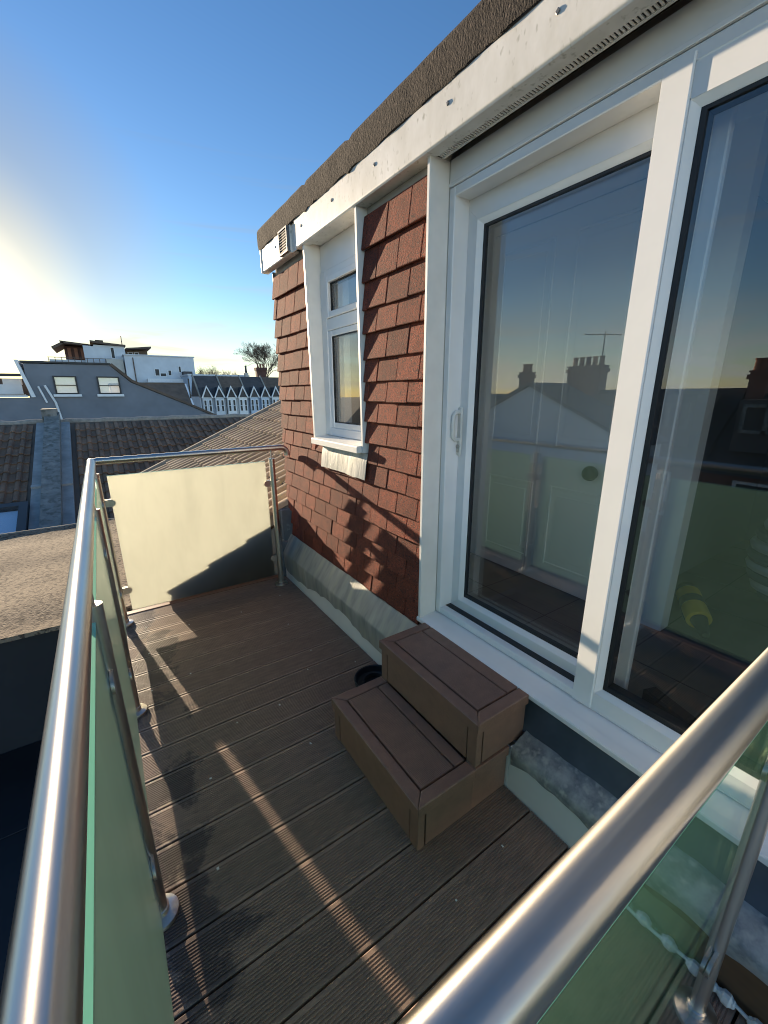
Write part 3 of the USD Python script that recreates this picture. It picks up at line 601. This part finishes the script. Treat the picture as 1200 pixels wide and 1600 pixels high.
# ------------------------------------------------------------------ loose things
tr = top('plastic_dish', lathe([(.0, .004), (.080, .004), (.092, .012), (.098, .042), (.103, .045), (.105, .041), (.099, .008), (.088, .0005), (.0, .0005)], .945, 1.500, 40), 'black_plastic', 'shallow black round plastic dish on the deck behind the steps', 'dish', smooth=35)
put(tr, 'inner_ring', lathe([(.052, .006), (.054, .030), (.058, .031), (.060, .006)], .945, 1.500, 36), 'black_plastic', smooth=35)
cb = thing('clip_cable', 'white plastic cable with chunky clips lying along the near deck edge', 'cable')
cy = np.linspace(-.45, .42, 60)
put(cb, 'cable', tube([(1.034 + .005 * math.sin(y * 17), y, .016 + .004 * math.sin(y * 23)) for y in cy], .0045, 10), 'white_plastic', smooth=40)
for y in (.365, .298, .236, .171, .098, .062, .003, -.06):
    c_ = box(1.022, 1.050, y - .013, y + .013, .003, .031, .007); turn(c_, rng.uniform(-25, 25), [0, 1, 0], [1.036, y, .017])
    put(cb, 'clip', cat(c_, box(1.027, 1.045, y - .018, y + .018, .008, .026, .004)), 'white_plastic')

# things inside the room
idr = thing('interior_door', 'white panelled interior door with round black knob behind the sliding glass', 'door', (2.05, 1.4, .34))
put(idr, 'leaf', box(2.045, 2.075, .945, 1.885, .335, 2.29, .002), 'door_white')
for (a, b_, c_, d_) in ((1.02, 1.36, .46, .93), (1.47, 1.81, .46, .93), (1.02, 1.36, 1.15, 2.19), (1.47, 1.81, 1.15, 2.19)):
    put(idr, 'door_panel', cat(box(2.037, 2.0447, a, a + .016, c_, d_, .003), box(2.037, 2.0447, b_ - .016, b_, c_, d_, .003), box(2.0372, 2.0447, a + .016, b_ - .016, c_, c_ + .016, .003), box(2.0372, 2.0447, a + .016, b_ - .016, d_ - .016, d_, .003), box(2.040, 2.0446, a + .05, b_ - .05, c_ + .05, d_ - .05, .003)), 'door_white')
put(idr, 'knob', cat(tube([(2.044, 1.115, 1.04), (2.02, 1.115, 1.04)], .012, 16), trimesh.creation.icosphere(2, .038).apply_translation([2.0, 1.115, 1.04])), 'black_plastic', smooth=40)
dr = thing('cordless_drill', 'yellow and black cordless drill lying on the room floor', 'drill', (2.28, .62, .33))
D0 = [2.28, .66, .40]
def dturn(b): return turn(turn(b, 35, [0, 0, 1], D0), -18, [0, 1, 0], D0)
put(dr, 'body', dturn(cat(tube([(2.17, .66, .43), (2.36, .66, .43)], .052, 16), box(2.27, 2.33, .632, .688, .30, .43, .014))), 'yellow', smooth=40)
put(dr, 'chuck', dturn(tube([(2.07, .66, .43), (2.17, .66, .43)], .03, 14, radii=[.016, .036])), 'black_plastic', smooth=40)
put(dr, 'rubber_band', dturn(cat(tube([(2.255, .66, .43), (2.30, .66, .43)], .0545, 16), box(2.262, 2.338, .628, .692, .30, .36, .012))), 'black_plastic', smooth=40)
put(dr, 'motor_cap', dturn(tube([(2.361, .66, .43), (2.40, .66, .43)], .05, 16, radii=[.052, .042])), 'black_plastic', smooth=40)
put(dr, 'battery', dturn(box(2.235, 2.375, .61, .71, .245, .30, .010)), 'black_plastic')
top('black_tool_tray', turn(box(1.44, 1.50, .28, .52, .3325, .395, .008), -20, [0, 0, 1], [1.47, .4, .35]), 'dark_cloth', 'long black tray on the floor just inside the fixed pane', 'tray')
sc = thing('striped_cushion', 'striped cushion standing in the room near the right frame edge', 'cushion', (2.6, .45, .33))
for i in range(9):
    z = .40 + i * .052; r_ = .19 * math.sin(math.pi * (i + .8) / 9.6) ** .4
    put(sc, 'stripe', lathe([(0.01, z), (r_, z + .006), (r_ + .008, z + .026), (r_, z + .046), (.01, z + .052)], 2.75, .42, 18), 'stripe_light' if i % 2 else 'stripe_dark', smooth=40)

# ------------------------------------------------------------------ next-door roofs
fr = thing('flat_roof_extension', 'neighbouring extension with sunlit tan mineral-felt flat roof left of the deck', 'building', (-2.0, 4.0, -8))
NX, NYY = 40, 24
fv = []
for i in range(NX + 1):
    for j in range(NYY + 1):
        x = -5.2 + 5.31 * i / NX; y = 3.29 + 2.68 * j / NYY
        fv.append((x, y + (meshkit.noise(np.array([x * 2.3, 3.0, 1.0])) - .5) * .05 * (j == 0), -.08 + (meshkit.fbm(np.array([x * 1.6, y * 1.6, 4.0])) - .5) * .05 + (.012 if j in (0, NYY) else 0)))
ff = [[i * (NYY + 1) + j, (i + 1) * (NYY + 1) + j, (i + 1) * (NYY + 1) + j + 1, i * (NYY + 1) + j + 1] for i in range(NX) for j in range(NYY)]
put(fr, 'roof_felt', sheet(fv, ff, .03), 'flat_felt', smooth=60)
put(fr, 'felt_kerb', cat(box(-5.2, .10, 5.975, 6.01, -.3, -.055, .01)), 'old_concrete')
put(fr, 'wall', box(-5.1, .10, 3.36, 5.96, -8, -.13), 'black_felt')
lw_ = thing('lower_flat_roof', 'dark shaded flat roof lying lower beyond the left handrail', 'building', (-2.5, .5, -8))
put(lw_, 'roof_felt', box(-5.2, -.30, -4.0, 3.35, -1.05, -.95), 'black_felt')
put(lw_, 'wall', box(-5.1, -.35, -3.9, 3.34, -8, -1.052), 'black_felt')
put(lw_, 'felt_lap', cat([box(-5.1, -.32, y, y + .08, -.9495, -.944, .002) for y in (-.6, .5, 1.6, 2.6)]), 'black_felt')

# brown tiled roof facing the terrace
br = thing('brown_roof_house', 'neighbouring house with dark brown tiled roof slope, parapet strip and roof window', 'house', (-.5, 10, -8))
bp = math.atan(.36); vb_ = np.array([0, math.cos(bp), math.sin(bp)]); nb_ = np.array([0, -math.sin(bp), math.cos(bp)])
YB, YR = 7.05, 11.7
bz = lambda y: .875 + .36 * (y - YR)
brf = put(br, 'roof', extrude([(YB, bz(YB) - .03), (YR + .03, bz(YR) - .02), (15.0, bz(YR) - 1.2), (15.0, bz(YB) - .3), (YB, bz(YB) - .12)], 'x', -3.4, 3.95), 'slate_brown')
def brskip(p): return (-1.10 < p[0] + .18 < -.54) or (p[1] < 8.1 and -2.95 < p[0] and p[0] + .36 < -.85)
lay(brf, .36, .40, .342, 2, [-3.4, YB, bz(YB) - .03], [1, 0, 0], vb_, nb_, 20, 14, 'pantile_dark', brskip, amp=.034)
put(br, 'ridge_capping', tube([(x, YR + .06, .86 + .014 * math.sin(x * 9)) for x in np.linspace(-3.4, 3.95, 40)], .065, 12), 'mortar', smooth=40)
par = put(br, 'parapet', cat(extrude([(YB + .05, bz(YB) - .1), (YR + .1, bz(YR) - .1), (YR + .1, bz(YR) + .20), (YB + .05, bz(YB) + .17)], 'x', -1.02, -.76), extrude([(YR - .1, .7), (YR + .4, .7), (YR + .4, 1.15), (YR - .1, 1.15)], 'x', -1.06, -.80)), 'old_concrete')
def flash(x0, x1, h): return extrude([(YB + .05, bz(YB)), (YR - .15, bz(YR - .2)), (YR - .15, bz(YR - .2) + h), (YB + .05, bz(YB) + h)], 'x', x0, x1)
def lap(x0, x1, y): return extrude([(y, bz(y)), (y + .06, bz(y + .06)), (y + .06, bz(y + .06) + .085), (y, bz(y) + .085)], 'x', x0, x1)
put(br, 'lead_strip', cat(flash(-1.17, -1.022, .07), lap(-1.172, -1.023, 8.9)), 'lead_blue'); put(br, 'lead_strip', cat(flash(-.758, -.60, .07), lap(-.757, -.598, 8.9)), 'lead_blue')
def onroof(x0, x1, y0, y1, h0, h1):
    P = [np.array([x, y, bz(y)]) + nb_ * h for x in (x0, x1) for y in (y0, y1) for h in (h0, h1)]
    return trimesh.convex.convex_hull(np.array(P))
sk = put(br, 'roof_window', cat(onroof(-2.6, -1.18, 8.35, 8.45, -.02, .12), onroof(-2.6, -1.18, 7.15, 7.25, -.02, .12), onroof(-1.29, -1.18, 7.25, 8.35, -.02, .12), onroof(-2.6, -2.49, 7.25, 8.35, -.02, .12)), 'dark_frame')
put(sk, 'blind', onroof(-2.49, -1.29, 7.25, 8.35, -.015, .03), 'blue_render'); put(sk, 'pane', onroof(-2.49, -1.29, 7.25, 8.35, .065, .075), 'pane_glass')
put(br, 'wall', box(-3.3, 3.9, YB + .15, 14.9, -8, bz(YB) - .35), 'brick')

# grey rendered house
gh = thing('grey_house', 'grey rendered gable-end house with two roof-level windows beyond the brown roof', 'house', (.5, 29, -8))
put(gh, 'wall', extrude([(-9, -8), (9.2, -8), (9.2, -1.6), (4.36, .78), (1.56, 2.07), (.73, 2.90), (-2.62, 2.86), (-2.66, 1.33), (-9, 1.33)], 'y', 26.0, 33.0), 'grey_render')
put(gh, 'verge', cat(extrude([(9.2, -1.60), (4.36, .80), (1.58, 2.09), (.74, 2.91), (.86, 2.99), (1.66, 2.20), (4.42, .90), (9.3, -1.48)], 'y', 25.93, 33.0)), 'slate_brown')
put(gh, 'coping', box(-2.72, .80, 25.92, 33.0, 2.905, 2.99), 'dark_frame')
for x0, x1 in ((-1.58, -.79), (.17, 1.0)):
    w = put(gh, 'window', cat(box(x0 - .07, x0, 25.93, 26.05, 1.50, 2.34), box(x1, x1 + .07, 25.93, 26.05, 1.50, 2.34), box(x0, x1, 25.93, 26.05, 2.28, 2.34), box(x0, x1, 25.93, 26.05, 1.50, 1.55), box(x0, x1, 25.935, 26.05, 1.885, 1.925)), 'dark_frame')
    put(w, 'blind', box(x0, x1, 25.985, 25.996, 1.55, 2.28), 'white_paint'); put(w, 'pane', box(x0, x1, 25.955, 25.965, 1.55, 2.28), 'pane_glass')
    put(w, 'sill', box(x0 - .16, x1 + .16, 25.86, 26.02, 1.37, 1.49), 'white_paint')
put(gh, 'downpipe', cat(tube([(-2.0 + .0, 25.9, 1.9), (-1.72, 25.9, 1.1), (-1.62, 25.9, .2)], .05, 8), tube([(-2.25, 25.9, 1.85), (-2.05, 25.9, 1.1)], .04, 8)), 'white_paint')
put(gh, 'party_fin', extrude([(-2.92, 3.02), (-2.80, 3.02), (-2.42, 1.36), (-2.58, 1.36)], 'y', 25.9, 28.0), 'white_paint')
bl = put(gh, 'balcony', cat(box(-9, -2.7, 25.9, 26.0, 1.37, 1.44), box(-9, -2.95, 27.6, 27.75, 1.40, 1.50)), 'white_paint')
put(bl, 'balcony_panel', box(-9, -3.0, 27.4, 27.45, 1.50, 1.96), 'white_paint'); put(bl, 'balcony_rail', box(-9, -2.95, 27.3, 27.5, 2.33, 2.46), 'dark_frame'); put(bl, 'back_wall', box(-9, -3.0, 29.5, 29.7, 1.4, 2.30), 'slate_brown')
put(bl, 'balcony_box', box(-3.75, -3.05, 27.9, 28.3, 1.95, 2.25), 'white_paint')

# brown pitched roof behind it
ph_ = thing('brown_gabled_house', 'small brown pitched roof between the grey gable and the white terrace', 'house', (6.5, 48, -8))
put(ph_, 'roof', cat(extrude([(44.0, -.6), (48.5, 2.52), (48.7, 2.52), (53, -.6)], 'x', 3.4, 7.7)), 'slate_brown')
put(ph_, 'wall', extrude([(44.3, -8), (52.7, -8), (52.7, -.55), (48.6, 2.35), (44.3, -.55)], 'x', 3.6, 7.6), 'white_paint')
put(ph_, 'ridge_tiles', tube([(3.4, 48.6, 2.54), (7.72, 48.6, 2.54)], .10, 8), 'slate_brown'); put(ph_, 'verge', extrude([(43.95, -.62), (48.5, 2.53), (48.7, 2.53), (48.7, 2.40), (44.1, -.75)], 'x', 7.702, 7.85), 'white_paint')
put(ph_, 'soil_pipe', tube([(7.78, 46.5, .6), (7.78, 46.5, 3.0)], .07, 8), 'dark_frame')

# white modern apartment block
ab = thing('apartment_block', 'white stepped modern apartment block with brown flat roofs on the skyline', 'building', (8, 150, -8))
put(ab, 'wall', box(7.8, 25.6, 140, 165, -8, 12.1), 'pale_render'); put(ab, 'wall', box(-1.2, 8.6, 146, 168, -8, 14.9), 'pale_render')
put(ab, 'wall', box(-9.2, -1.25, 148, 168, -8, 10.9), 'pale_render'); put(ab, 'wall', box(-5.6, .9, 150, 168, 11, 14.6), 'brick_far'); put(ab, 'wall', box(8.65, 14.6, 150, 166, 12.1, 14.2), 'slate_brown')
put(ab, 'flat_roof', extrude([(-6.2, 15.6), (1.2, 14.9), (1.2, 14.5), (-6.0, 15.0)], 'y', 146, 168), 'slate_brown')
put(ab, 'flat_roof', extrude([(.6, 16.0), (3.6, 15.6), (8.9, 15.2), (8.9, 14.8), (3.6, 15.1), (.6, 15.5)], 'y', 145, 168), 'slate_brown')
put(ab, 'flat_roof', extrude([(8.9, 14.5), (15.4, 15.2), (15.4, 14.75), (8.9, 14.15)], 'y', 146, 166), 'slate_brown')
put(ab, 'flat_roof', extrude([(-8.2, 13.9), (-5.5, 15.4), (-5.2, 15.0), (-7.9, 13.3)], 'y', 146, 160), 'slate_brown')
put(ab, 'flat_roof', box(7.6, 25.8, 139.6, 165, 12.105, 12.35), 'pale_render')
put(ab, 'chimney', box(1.9, 3.8, 150, 152, 15.6, 16.6), 'slate_brown'); put(ab, 'chimney', box(8.0, 8.25, 146, 146.2, 15.2, 17.6), 'dark_frame')
for i in range(4): put(ab, 'terracotta_panel', box(-4.9 + i * 1.5, -4.1 + i * 1.5, 149.6, 149.95, 11.2, 14.1), 'terracotta')
for (x0, x1, z0, z1, yy) in ((14.9, 15.9, 6.7, 8.7, 140), (18.3, 19.0, 6.9, 8.4, 140), (21.2, 21.7, 7.8, 9.6, 140), (16.2, 17.6, 6.6, 7.6, 140), (9.6, 10.6, 12.7, 13.7, 150), (11.2, 12.2, 12.7, 13.7, 150), (-8.0, -6.4, 8.9, 10.3, 148), (-3.6, -2.2, 8.9, 10.2, 148), (5.2, 5.9, 11.5, 14.4, 146)):
    w = put(ab, 'window', cat(box(x0 - .15, x0, yy - .14, yy - .002, z0, z1), box(x1, x1 + .15, yy - .14, yy - .002, z0, z1), box(x0, x1, yy - .14, yy - .002, z1 - .12, z1), box(x0, x1, yy - .14, yy - .002, z0, z0 + .12)), 'white_paint')
    put(w, 'pane', box(x0, x1, yy - .08, yy - .003, z0 + .12, z1 - .12), 'dark_frame')
put(ab, 'balcony', cat(box(-9.3, 5.0, 144, 147.9, 9.7, 10.0), *[box(-9.2 + i * 1.4, -9.05 + i * 1.4, 144.1, 144.25, 10.0, 11.1) for i in range(10)], box(-9.3, 5.0, 144.1, 144.25, 11.1, 11.25)), 'slate_brown')
put(ab, 'balcony', cat(box(12.5, 23.5, 137.4, 139.9, 4.9, 5.9)), 'white_paint'); put(ab, 'downpipe', cat(box(9.7, 9.95, 139.8, 139.995, -2, 11.5)), 'slate_brown'); put(ab, 'porch', box(3.6, 7.5, 141.5, 145.9, 7.5, 11.0), 'cream_render'); put(ab, 'dark_box', box(21.8, 24.2, 136.5, 139.4, 4.0, 8.0), 'slate')

bw = thing('long_pale_building', 'long pale blue-grey building behind the white gabled terrace', 'building', (28, 132, -8))
put(bw, 'wall', box(21.5, 38, 128, 140, -8, 6.55), 'blue_render'); put(bw, 'parapet', box(21.3, 38.2, 127.8, 140.2, 6.555, 6.95), 'pale_render')
put(bw, 'downpipe', box(22.4, 22.7, 127.7, 127.995, -4, 6.5), 'slate')

# white gabled terrace (each house of the row)
HW = 5.15
LABELT = ['white gabled terrace house at the left end of the row', 'white gabled terrace house, second from the left end of the row', 'white gabled terrace house, third from the left end of the row', 'white gabled terrace house, fourth from the left end of the row, beside the tile-hung wall']
for k in range(4):
    x0 = 18.6 + k * HW
    t = thing('terrace_house', LABELT[k], 'house', (x0 + HW / 2, 104, -8), group='white gabled terrace houses')
    put(t, 'wall', box(x0, x0 + HW - .02, 100, 110, -8, 1.05), ('pale_render', 'white_paint', 'blue_render', 'pale_render')[k])
    put(t, 'roof', extrude([(99.6, 1.06), (105.3, 5.6), (105.5, 5.6), (110.4, 1.06)], 'x', x0 - .0, x0 + HW - .03), 'slate_brown' if k % 2 else 'slate')
    put(t, 'parapet', extrude([(99.5, 1.1), (105.4, 5.95), (105.8, 5.6), (99.7, .9)], 'x', x0 - .18, x0 + .12), 'mortar')
    for j in range(2):
        cx = x0 + HW * (.25 + .5 * j); hw = 1.02
        g = put(t, 'gable', extrude([(cx - hw, .95), (cx + hw, .95), (cx, 3.1)], 'y', 98.7, 103.5), 'slate')
        put(g, 'barge_board', cat(extrude([(cx - hw - .22, .75), (cx - hw + .08, .75), (cx + .02, 2.95), (cx, 3.4)], 'y', 98.45, 98.68), extrude([(cx + hw + .22, .75), (cx + hw - .08, .75), (cx - .02, 2.95), (cx, 3.4)], 'y', 98.44, 98.67)), 'white_paint')
        put(t, 'bay', box(cx - .95, cx + .95, 98.9, 100, -8, .94), ('pale_render', 'white_paint', 'blue_render', 'white_paint')[k])
        for q in (-.50, .50):
            w = put(t, 'window', cat(box(cx + q - .34, cx + q - .22, 98.8, 98.897, -2.1, .35), box(cx + q + .22, cx + q + .34, 98.8, 98.897, -2.1, .35), box(cx + q - .22, cx + q + .22, 98.8, 98.897, .25, .35), box(cx + q - .22, cx + q + .22, 98.8, 98.897, -.95, -.85)), 'white_paint')
            put(w, 'pane', box(cx + q - .22, cx + q + .22, 98.84, 98.898, -2.1, .25), 'window_dark' if False else 'dark_frame')
    put(t, 'downpipe', tube([(x0 + .05, 98.8, .9), (x0 + .05, 98.8, -6)], .07, 6), 'dark_frame')
ch = thing('brick_chimney', 'dark brick chimney stack rising behind the gabled terrace beside the bare tree', 'chimney', (35.2, 108, 4))
put(ch, 'stack', box(34.0, 36.4, 107.3, 108.6, 3.0, 7.6), 'brick_far'); put(ch, 'corbel', box(33.8, 36.6, 107.1, 108.8, 7.2, 7.9), 'brick_far')
for i in range(3): put(ch, 'chimney_pot', lathe([(.22, 7.9), (.18, 8.8), (.2, 8.85)], 34.5 + i * .7, 107.95, 10), 'terracotta')
ch = thing('grey_chimney', 'slim pale grey chimney on the terrace roof left of the brick stack', 'chimney', (31.5, 108, 4))
put(ch, 'stack', box(31.1, 31.9, 107.5, 108.5, 3.0, 6.6), 'cream_render'); put(ch, 'chimney_pot', lathe([(.26, 6.6), (.22, 8.0), (.30, 8.1), (.2, 8.3)], 31.5, 108, 10), 'slate')

# trees
def bare_tree(name, label, x, y, z0, h, spread, seed, levels=5, r0=None, group=None):
    r = random.Random(seed); trunk, twigs = [], []
    t = thing(name, label, 'tree', (x, y, z0), group=group)
    def grow(p, d, ln, rad, lev):
        e = p + d * ln; mid = (p + e) / 2 + np.array([r.uniform(-1, 1) for _ in range(3)]) * ln * .06
        (trunk if lev >= levels - 1 else twigs).append(tube([p, mid, e], rad, 4 if lev < levels - 1 else 7, caps=False, radii=[rad, rad * .85, rad * .66]))
        if lev == 0: return
        n = 3 if lev > 1 else 4
        for i in range(n):
            a = r.uniform(0, 2 * math.pi); s = r.uniform(.35, .85) * spread
            u = np.cross(d, [0.3, .2, .9]); u /= np.linalg.norm(u); w = np.cross(d, u)
            nd_ = d + s * (math.cos(a) * u + math.sin(a) * w); nd_[2] += .12; nd_ /= np.linalg.norm(nd_)
            grow(e if i or lev == levels else mid, nd_, ln * r.uniform(.62, .80), max(rad * .60, .017), lev - 1)
    grow(np.array([x, y, z0]), np.array([0, 0, 1.0]), h * .30, r0 or h * .022, levels)
    put(t, 'trunk', cat(trunk), 'bark'); p = put(t, 'crown', cat(twigs), 'twig'); tag(p, kind='stuff')
bare_tree('bare_tree', 'large bare winter tree rising behind the terrace beside the tiled wall', 50.5, 150, -2, 21.5, .80, 12, 8, .42)
for i, (x, h) in enumerate(((40, 13.5), (44, 14.8), (48, 15.5), (52, 14.6), (56, 13.4), (60, 12.2))):
    bare_tree('leafless_tree', ['low leafless tree at the left end of the far tree line', 'leafless tree second from the left in the far tree line', 'leafless tree third from the left in the far tree line', 'leafless tree fourth from the left in the far tree line', 'leafless tree fifth from the left in the far tree line', 'leafless tree at the right end of the far tree line'][i], x, 220 + (i % 2) * 4, 2.0, h * .92, 1.15, 20 + i, 6, .25, 'far tree line')

# ------------------------------------------------------------------ the street to the west (seen mirrored in the glass)
def chimney_stack(parent, x, y0, y1, z0, z1, n):
    s = put(parent, 'chimney', cat(box(x - .35, x + .35, y0, y1, z0, z1), box(x - .42, x + .42, y0 - .07, y1 + .07, z1 - .28, z1 - .10), box(x - .39, x + .39, y0 - .04, y1 + .04, z1 - .02, z1 + .05)), 'brick')
    for i in range(n): put(s, 'chimney_pot', lathe([(.0, z1 + .05), (.13, z1 + .05), (.11, z1 + .42), (.135, z1 + .44), (.135, z1 + .50), (.09, z1 + .50), (.09, z1 + .1)], x, y0 + (y1 - y0) * (i + .5) / n, 12), 'terracotta')
for k in range(9):
    y0 = -16 + k * 5.5
    t = thing('street_house', ['slate-roofed brick house at the south end of the street to the west', 'second slate-roofed brick house from the south end of the street', 'third slate-roofed brick house from the south end of the street', 'fourth slate-roofed brick house from the south end of the street', 'slate-roofed brick house in the middle of the street to the west', 'fourth slate-roofed brick house from the north end of the street', 'third slate-roofed brick house from the north end of the street', 'second slate-roofed brick house from the north end of the street', 'slate-roofed brick house at the north end of the street to the west'][k], 'house', (-18, y0 + 2.75, -8), group='street houses to the west')
    dz = rng.uniform(-.12, .12)
    put(t, 'wall', box(-22, -16, y0, y0 + 5.48, -8, -1.2 + dz), 'brick')
    put(t, 'roof', extrude([(-22.3, -1.3 + dz), (-19, 1.5 + dz), (-18.8, 1.5 + dz), (-15.6, -1.3 + dz)], 'y', y0 - .0, y0 + 5.47), 'slate')
    for yy in (y0 + 1.0, y0 + 3.4):
        w = put(t, 'window', cat(box(-15.99, -15.9, yy, yy + .1, -3.4, -1.6), box(-15.99, -15.9, yy + 1.0, yy + 1.1, -3.4, -1.6), box(-15.99, -15.9, yy + .1, yy + 1.0, -1.7, -1.6), box(-15.99, -15.9, yy + .1, yy + 1.0, -3.4, -3.3), box(-15.99, -15.92, yy + .1, yy + 1.0, -2.55, -2.45)), 'white_paint')
        put(w, 'pane', box(-15.99, -15.95, yy + .1, yy + 1.0, -3.3, -1.7), 'dark_frame')
    for yy in ((y0 + .7, y0 + 3.2) if k in (1, 2, 3, 4) else ()):
        dm = put(t, 'dormer', box(-18.6, -16.2, yy, yy + 1.7, -.6, 1.28 + dz), 'slate')
        w = put(dm, 'window', cat(box(-16.199, -16.1, yy + .15, yy + .27, .05, 1.05), box(-16.199, -16.1, yy + 1.43, yy + 1.55, .05, 1.05), box(-16.199, -16.1, yy + .79, yy + .91, .05, 1.05), box(-16.199, -16.1, yy + .27, yy + 1.43, .93, 1.05), box(-16.199, -16.1, yy + .27, yy + 1.43, .05, .17)), 'old_concrete')
    if k == 5: chimney_stack(t, -18.9, y0 + .5, y0 + 2.3, .9, 2.75, 5)
    if k != 4: chimney_stack(t, -18.9, y0 + 4.9, y0 + 5.45, .9, 2.2 + .2 * (k % 3), 2 + k % 2)
ae = thing('roof_aerial', 'thin television aerial on the tall chimney across the street', 'aerial', (-18.9, 12.2, 2.7))
put(ae, 'mast', tube([(-18.9, 12.2, 2.7), (-18.9, 12.2, 4.4)], .03, 6), 'wire')
put(ae, 'boom', cat(tube([(-19.3, 11.6, 4.2), (-18.4, 13.0, 4.3)], .02, 6), *[tube([(-19.3 + .18 * i - .25, 11.6 + .28 * i + .2, 4.2 + .02 * i), (-19.3 + .18 * i + .25, 11.6 + .28 * i - .2, 4.2 + .02 * i)], .012, 5) for i in range(6)]), 'wire')
gb = thing('pale_gable_house', 'pale rendered gable-end house across the yard to the west', 'house', (-14, 10.5, -8))
put(gb, 'wall', extrude([(6.9, -8), (14.0, -8), (14.0, .38), (11.2, 1.70), (6.9, -.26)], 'x', -14.4, -12.0), 'white_paint')
put(gb, 'roof', cat(extrude([(14.15, .34), (11.2, 1.74), (11.2, 1.86), (14.25, .44)], 'x', -14.5, -11.9), extrude([(6.7, -.32), (11.2, 1.74), (11.2, 1.86), (6.6, -.24)], 'x', -14.5, -11.9)), 'slate')
